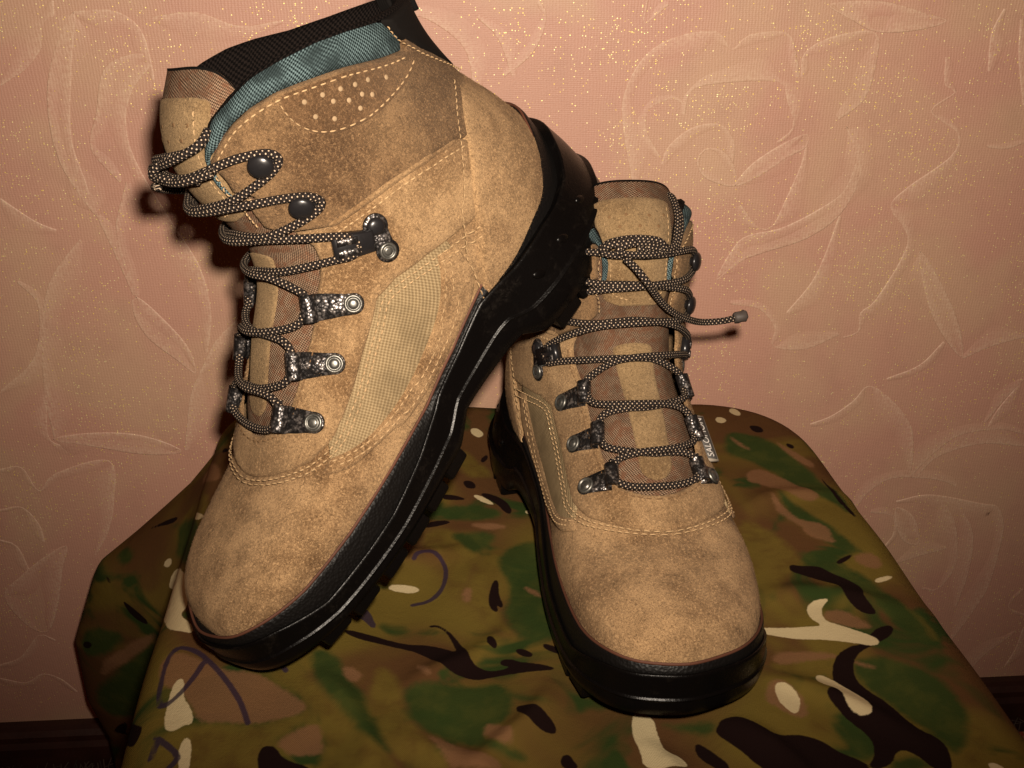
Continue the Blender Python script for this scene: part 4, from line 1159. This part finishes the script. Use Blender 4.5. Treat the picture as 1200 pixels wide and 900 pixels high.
    for u, a in [(15.65, -.09), (15.6, -.03), (15.65, .035), (15.6, .09), (15.2, -.06), (15.2, .0), (15.2, .06)]:
        hh = float(TD(u, a / TA(u))) + 1.05
        fr = B.frame(u, a, u - .1, a, hh, hh)
        v, f2 = lathe([(1.0, -.3), (.95, .16), (.5, .1), (.1, .05)], 10)
        B.put('perforation', xf(fr, v), f2, THREAD_D, tong)
    for o_ in [vamp, eye, ctr] + [c for c in root.children if c.name.split('.')[0] in ('shaft_quarter',)]:
        add_nap(o_, 1.1)
    # ---- lace hardware
    for s in (1, -1):
        k = 1.0 if s > 0 else .93
        hook_plate(B, 6.62, .25 * s * k, 6.55, .148 * s * k)
        hook_plate(B, 7.80, .284 * s * k, 7.66, .178 * s * k)
        hook_plate(B, 8.90, .292 * s * k, 8.74, .19 * s * k)
        hook_lock(B, s)
        hook_dome(B, 12.22, .255, s)
        hook_dome(B, 14.02, .262, s)
    # ---- lace
    C = []
    r0 = lambda u, s: (u, s)
    rol = {1: (6.55, .138), 2: (7.66, .166), 3: (8.74, .178), 4: (10.45, .290)}
    def through(k, s):
        u, a = rol[k]; return u, a * s * (1.0 if s > 0 else .93)
    # bar across the bottom pair
    u1, am = through(1, 1); _, al = through(1, -1)
    C.append([(6.95, am, 5.6), (6.6, am * 1.02, 5.6), (6.32, am * .9, 5.4), (6.18, am * .5, 3.4), (6.14, 0, 3.2), (6.18, al * .5, 3.4), (6.32, al * .9, 5.4), (6.6, al * 1.02, 5.6), (6.95, al, 5.6)])
    gaps = [(1, 2), (2, 3), (3, 4)]
    for (k0, k1) in gaps:
        for s in (1, -1):
            ua, aa_ = through(k0, s); ub, ab = through(k1, -s)
            hi = 6.6 if (s > 0) ^ (k0 % 2 == 0) else 2.4
            st, en = ua + .42, ub - .40
            mid_u = (st + en) / 2
            C.append([(ua - .1, aa_, 5.6), (ua + .25, aa_ * .99, 5.6), (st, aa_ * .82, 5.6), (st * .62 + en * .38 - .06, aa_ * .40, (4.6 + hi) / 2), (mid_u - .10, 0, hi), (st * .38 + en * .62 - .06, ab * .40, (4.6 + hi) / 2), (en, ab * .84, 5.0), (ub - .24, ab * .99, 5.2), (ub + .12, ab * (1.0 if k1 < 4 else 1.03), 5.4 if k1 < 4 else 4.6)])
    for s in (1, -1):
        hi = 6.8 if s > 0 else 2.6
        C.append([(10.3, .296 * s, 4.6), (10.66, .298 * s, 5.0), (10.86, .275 * s, 5.4), (10.95, .21 * s, 5.4), (11.04, .12 * s, 4.8), (11.12, 0, hi), (11.22, -.12 * s, 5.6), (11.5, -.20 * s, 5.0), (11.85, -.262 * s, 4.4), (12.15, -.292 * s, 4.4), (12.5, -.285 * s, 4.4), (12.68, -.235 * s, 4.6), (12.78, -.15 * s, 5.4), (12.9, 0, 9.0 - .5 * hi + 1), (13.05, .13 * s, 5.6), (13.35, .205 * s, 5), (13.7, .270 * s, 4.4), (14.02, .302 * s, 4.4), (14.3, .29 * s, 4.4), (14.42, .22 * s, 5), (14.3, .14 * s, 6), (14.12, .06 * s, 7), (14.05, .0, 8.5)])
    # knot
    K = lambda du, da, d: (14.35 + du, da + .03, d)
    if not mirror:   # a flat bunch of turns pushed out over the front, end tucked behind the collar
        for o in (0, 1):
            q = 4.2 * o
            C.append([K(-.05, .13, 6 + q), K(-.12, .05, 9 + q * .8), K(-.08, -.03, 8 + q * .8), K(.05, -.085, 6.5 + q), K(.26 - .1 * o, -.10, 6.5 + q * .6), K(.42 - .16 * o, -.055, 8 + q * .6), K(.50 - .1 * o, .02, 7.5 + q), K(.56, .085, 7.5 + q * .7), K(.72, .125, 5.5 + q * .4), K(1.0, .135, 1.5)])
        C.append([K(-.12, .0, 9), K(.05, -.03, 13.5), K(.2, -.02, 15), K(.38, .0, 12.5), K(.5, .03, 8)])
        C.append([K(-.35, .07, 6), K(-.10, .02, 11), K(.10, -.02, 13), K(.22, -.07, 10.5), K(.1, -.10, 7)])
    else:
        C.append([K(.0, .10, 6), K(.24, .065, 9), K(.30, 0, 12), K(.20, -.06, 12.5), K(-.08, -.075, 10), K(-.24, -.03, 8), K(-.23, .04, 9.5), K(-.05, .085, 12), K(.16, .06, 13.5), K(.2, 0, 14)])
        C.append([K(-.05, -.11, 6), K(-.24, -.04, 11), K(-.18, .03, 13.5), K(.02, .045, 14.5), K(.16, .0, 13), K(.1, -.06, 10.5), K(-.02, -.10, 8)])
        C.append([K(.05, -.03, 11), K(-.05, -.085, 9), K(.1, -.125, 7), K(.55, -.15, 5), K(1.1, -.17, 4), K(1.6, -.185, 2.5), K(2.1, -.20, 0), K(2.4, -.21, -5)])
        C.append([K(.0, -.01, 10), K(-.12, -.08, 8), K(-.02, -.13, 6.5), K(.45, -.168, 4), K(1.0, -.192, 3), K(1.5, -.208, 1.2), K(1.9, -.222, -2), K(2.1, -.23, -6)])
    C.append(free_end)
    v, f, uv = merge([cord(B, c) for c in C])
    lace = B.put('shoelace', v, f, LACE, None, uv)
    tipc = [S(*free_end[-1]) if free_end[-1][0] != 'p' else np.array(free_end[-1][1:])]
    prv = S(*free_end[-2]) if free_end[-2][0] != 'p' else np.array(free_end[-2][1:])
    dv = tipc[0] - prv; dv /= np.linalg.norm(dv)
    v, f, uv = tube(np.array([tipc[0] - dv * 2, tipc[0] + dv * 0, tipc[0] + dv * 2, tipc[0] + dv * 4.5, tipc[0] + dv * 6]), [2.8, 3.3, 3.0, 3.5, 2.2], 10)
    B.put('lace_tip', v + rng.normal(0, .25, v.shape), f, TIPM, lace)
    # ---- woven tag on the outer side
    fr = B.frame(8.10, -.262, 6.86, -.285, 2.0, 2.0); L = fr[2]
    return B, root

def tag_part(B, p0, p1, nrm):
    ex = p1 - p0; L = np.linalg.norm(ex); ex = ex / L; n = nrm - ex * (nrm @ ex); n /= np.linalg.norm(n)
    return np.stack([ex, np.cross(n, ex), n], 1), p0, L

def mat4(R):
    return Matrix(((R[0][0], R[0][1], R[0][2], R[0][3] / 1000), (R[1][0], R[1][1], R[1][2], R[1][3] / 1000), (R[2][0], R[2][1], R[2][2], R[2][3] / 1000), (0, 0, 0, 1)))
def ortho(R):
    R = np.array(R, float); u, _, vt = np.linalg.svd(R[:, :3]); return np.c_[u @ vt, R[:, 3]]
POSE_L = ortho([[-.5666, .6257, -.5362, 42.53], [-.5839, -.7640, -.2745, 593.19], [-.5815, .1575, .7982, 180.86]])
POSE_R = ortho([[.2033, .9774, .0577, 26.20], [-.9790, .2018, .0299, 665.61], [.0176, -.0626, .9979, -12.01]])

FREE_L = [(14.1, -.02, 13), (14.0, -.07, 13), (13.7, -.13, 12), (13.3, -.19, 11), (12.8, -.25, 10), (12.2, -.30, 10)]
FREE_R = [
    ('p', 162.6, 10.8, 188.0),
    ('p', 167.6, 6.5, 184.5),
    ('p', 171.7, 1.2, 178.3),
    ('p', 162.7, -11.6, 163.4),
    ('p', 156.4, -22.2, 154.3),
    ('p', 147.8, -34.2, 147.0),
    ('p', 138.6, -47.2, 141.1),
    ('p', 140.9, -59.1, 142.4),
    ('p', 141.7, -66.8, 144.5),
]

BL, boot_l = build_boot('hiking_boot', 'tan suede hiking boot tilted on its toe, heel leaning on the other boot', False, mat4(POSE_L), FREE_L)
build_sole(BL)
BR, boot_r = build_boot('hiking_boot', 'tan suede hiking boot standing upright, loose lace end sticking out to the right', True, mat4(POSE_R), FREE_R)
build_sole(BR)
for B in (BL, BR):
    p0 = S(8.25, -.262, 3.0); nn = SN(7.6, -.27) * .45 + np.array([.42, 0, .62]); fr = tag_part(B, p0, S(7.1, -.272, 3.0), nn); L = fr[2]
    v, f = prism([(0, -4.8), (L, -4.8), (L, 4.8), (0, 4.8)], -1.6, 1.0, .5)
    t = B.put('brand_tag', xf(fr, v), f, TAGE)
    v, f = prism([(1.2, -3.8), (L - 1.2, -3.8), (L - 1.2, 3.8), (1.2, 3.8)], .8, 1.4, .2)
    B.put('tag_face', xf(fr, v), f, TAGM, t)
    cu = bpy.data.curves.new('lettering', 'FONT'); cu.body = 'SALOMON'; cu.size = 1; cu.align_x = 'CENTER'; cu.align_y = 'CENTER'
    to = bpy.data.objects.new('lettering_tmp', cu); COL.objects.link(to)
    bpy.context.view_layer.update()
    me = to.to_mesh(); P = np.array([tuple(q.co) for q in me.vertices]); FF = [tuple(p.vertices) for p in me.polygons]
    bpy.data.objects.remove(to); bpy.data.curves.remove(cu)
    wx = P[:, 0].max() - P[:, 0].min(); wy = P[:, 1].max() - P[:, 1].min()
    # reads upwards from the toe end
    Q = np.c_[L / 2 - P[:, 0] / wx * (L - 5) , -P[:, 1] / wy * 4.6 * B.mir * -1 * -1, np.full(len(P), 1.5)]
    B.put('lettering', xf(fr, Q), FF, WHITE, t, smooth=False)
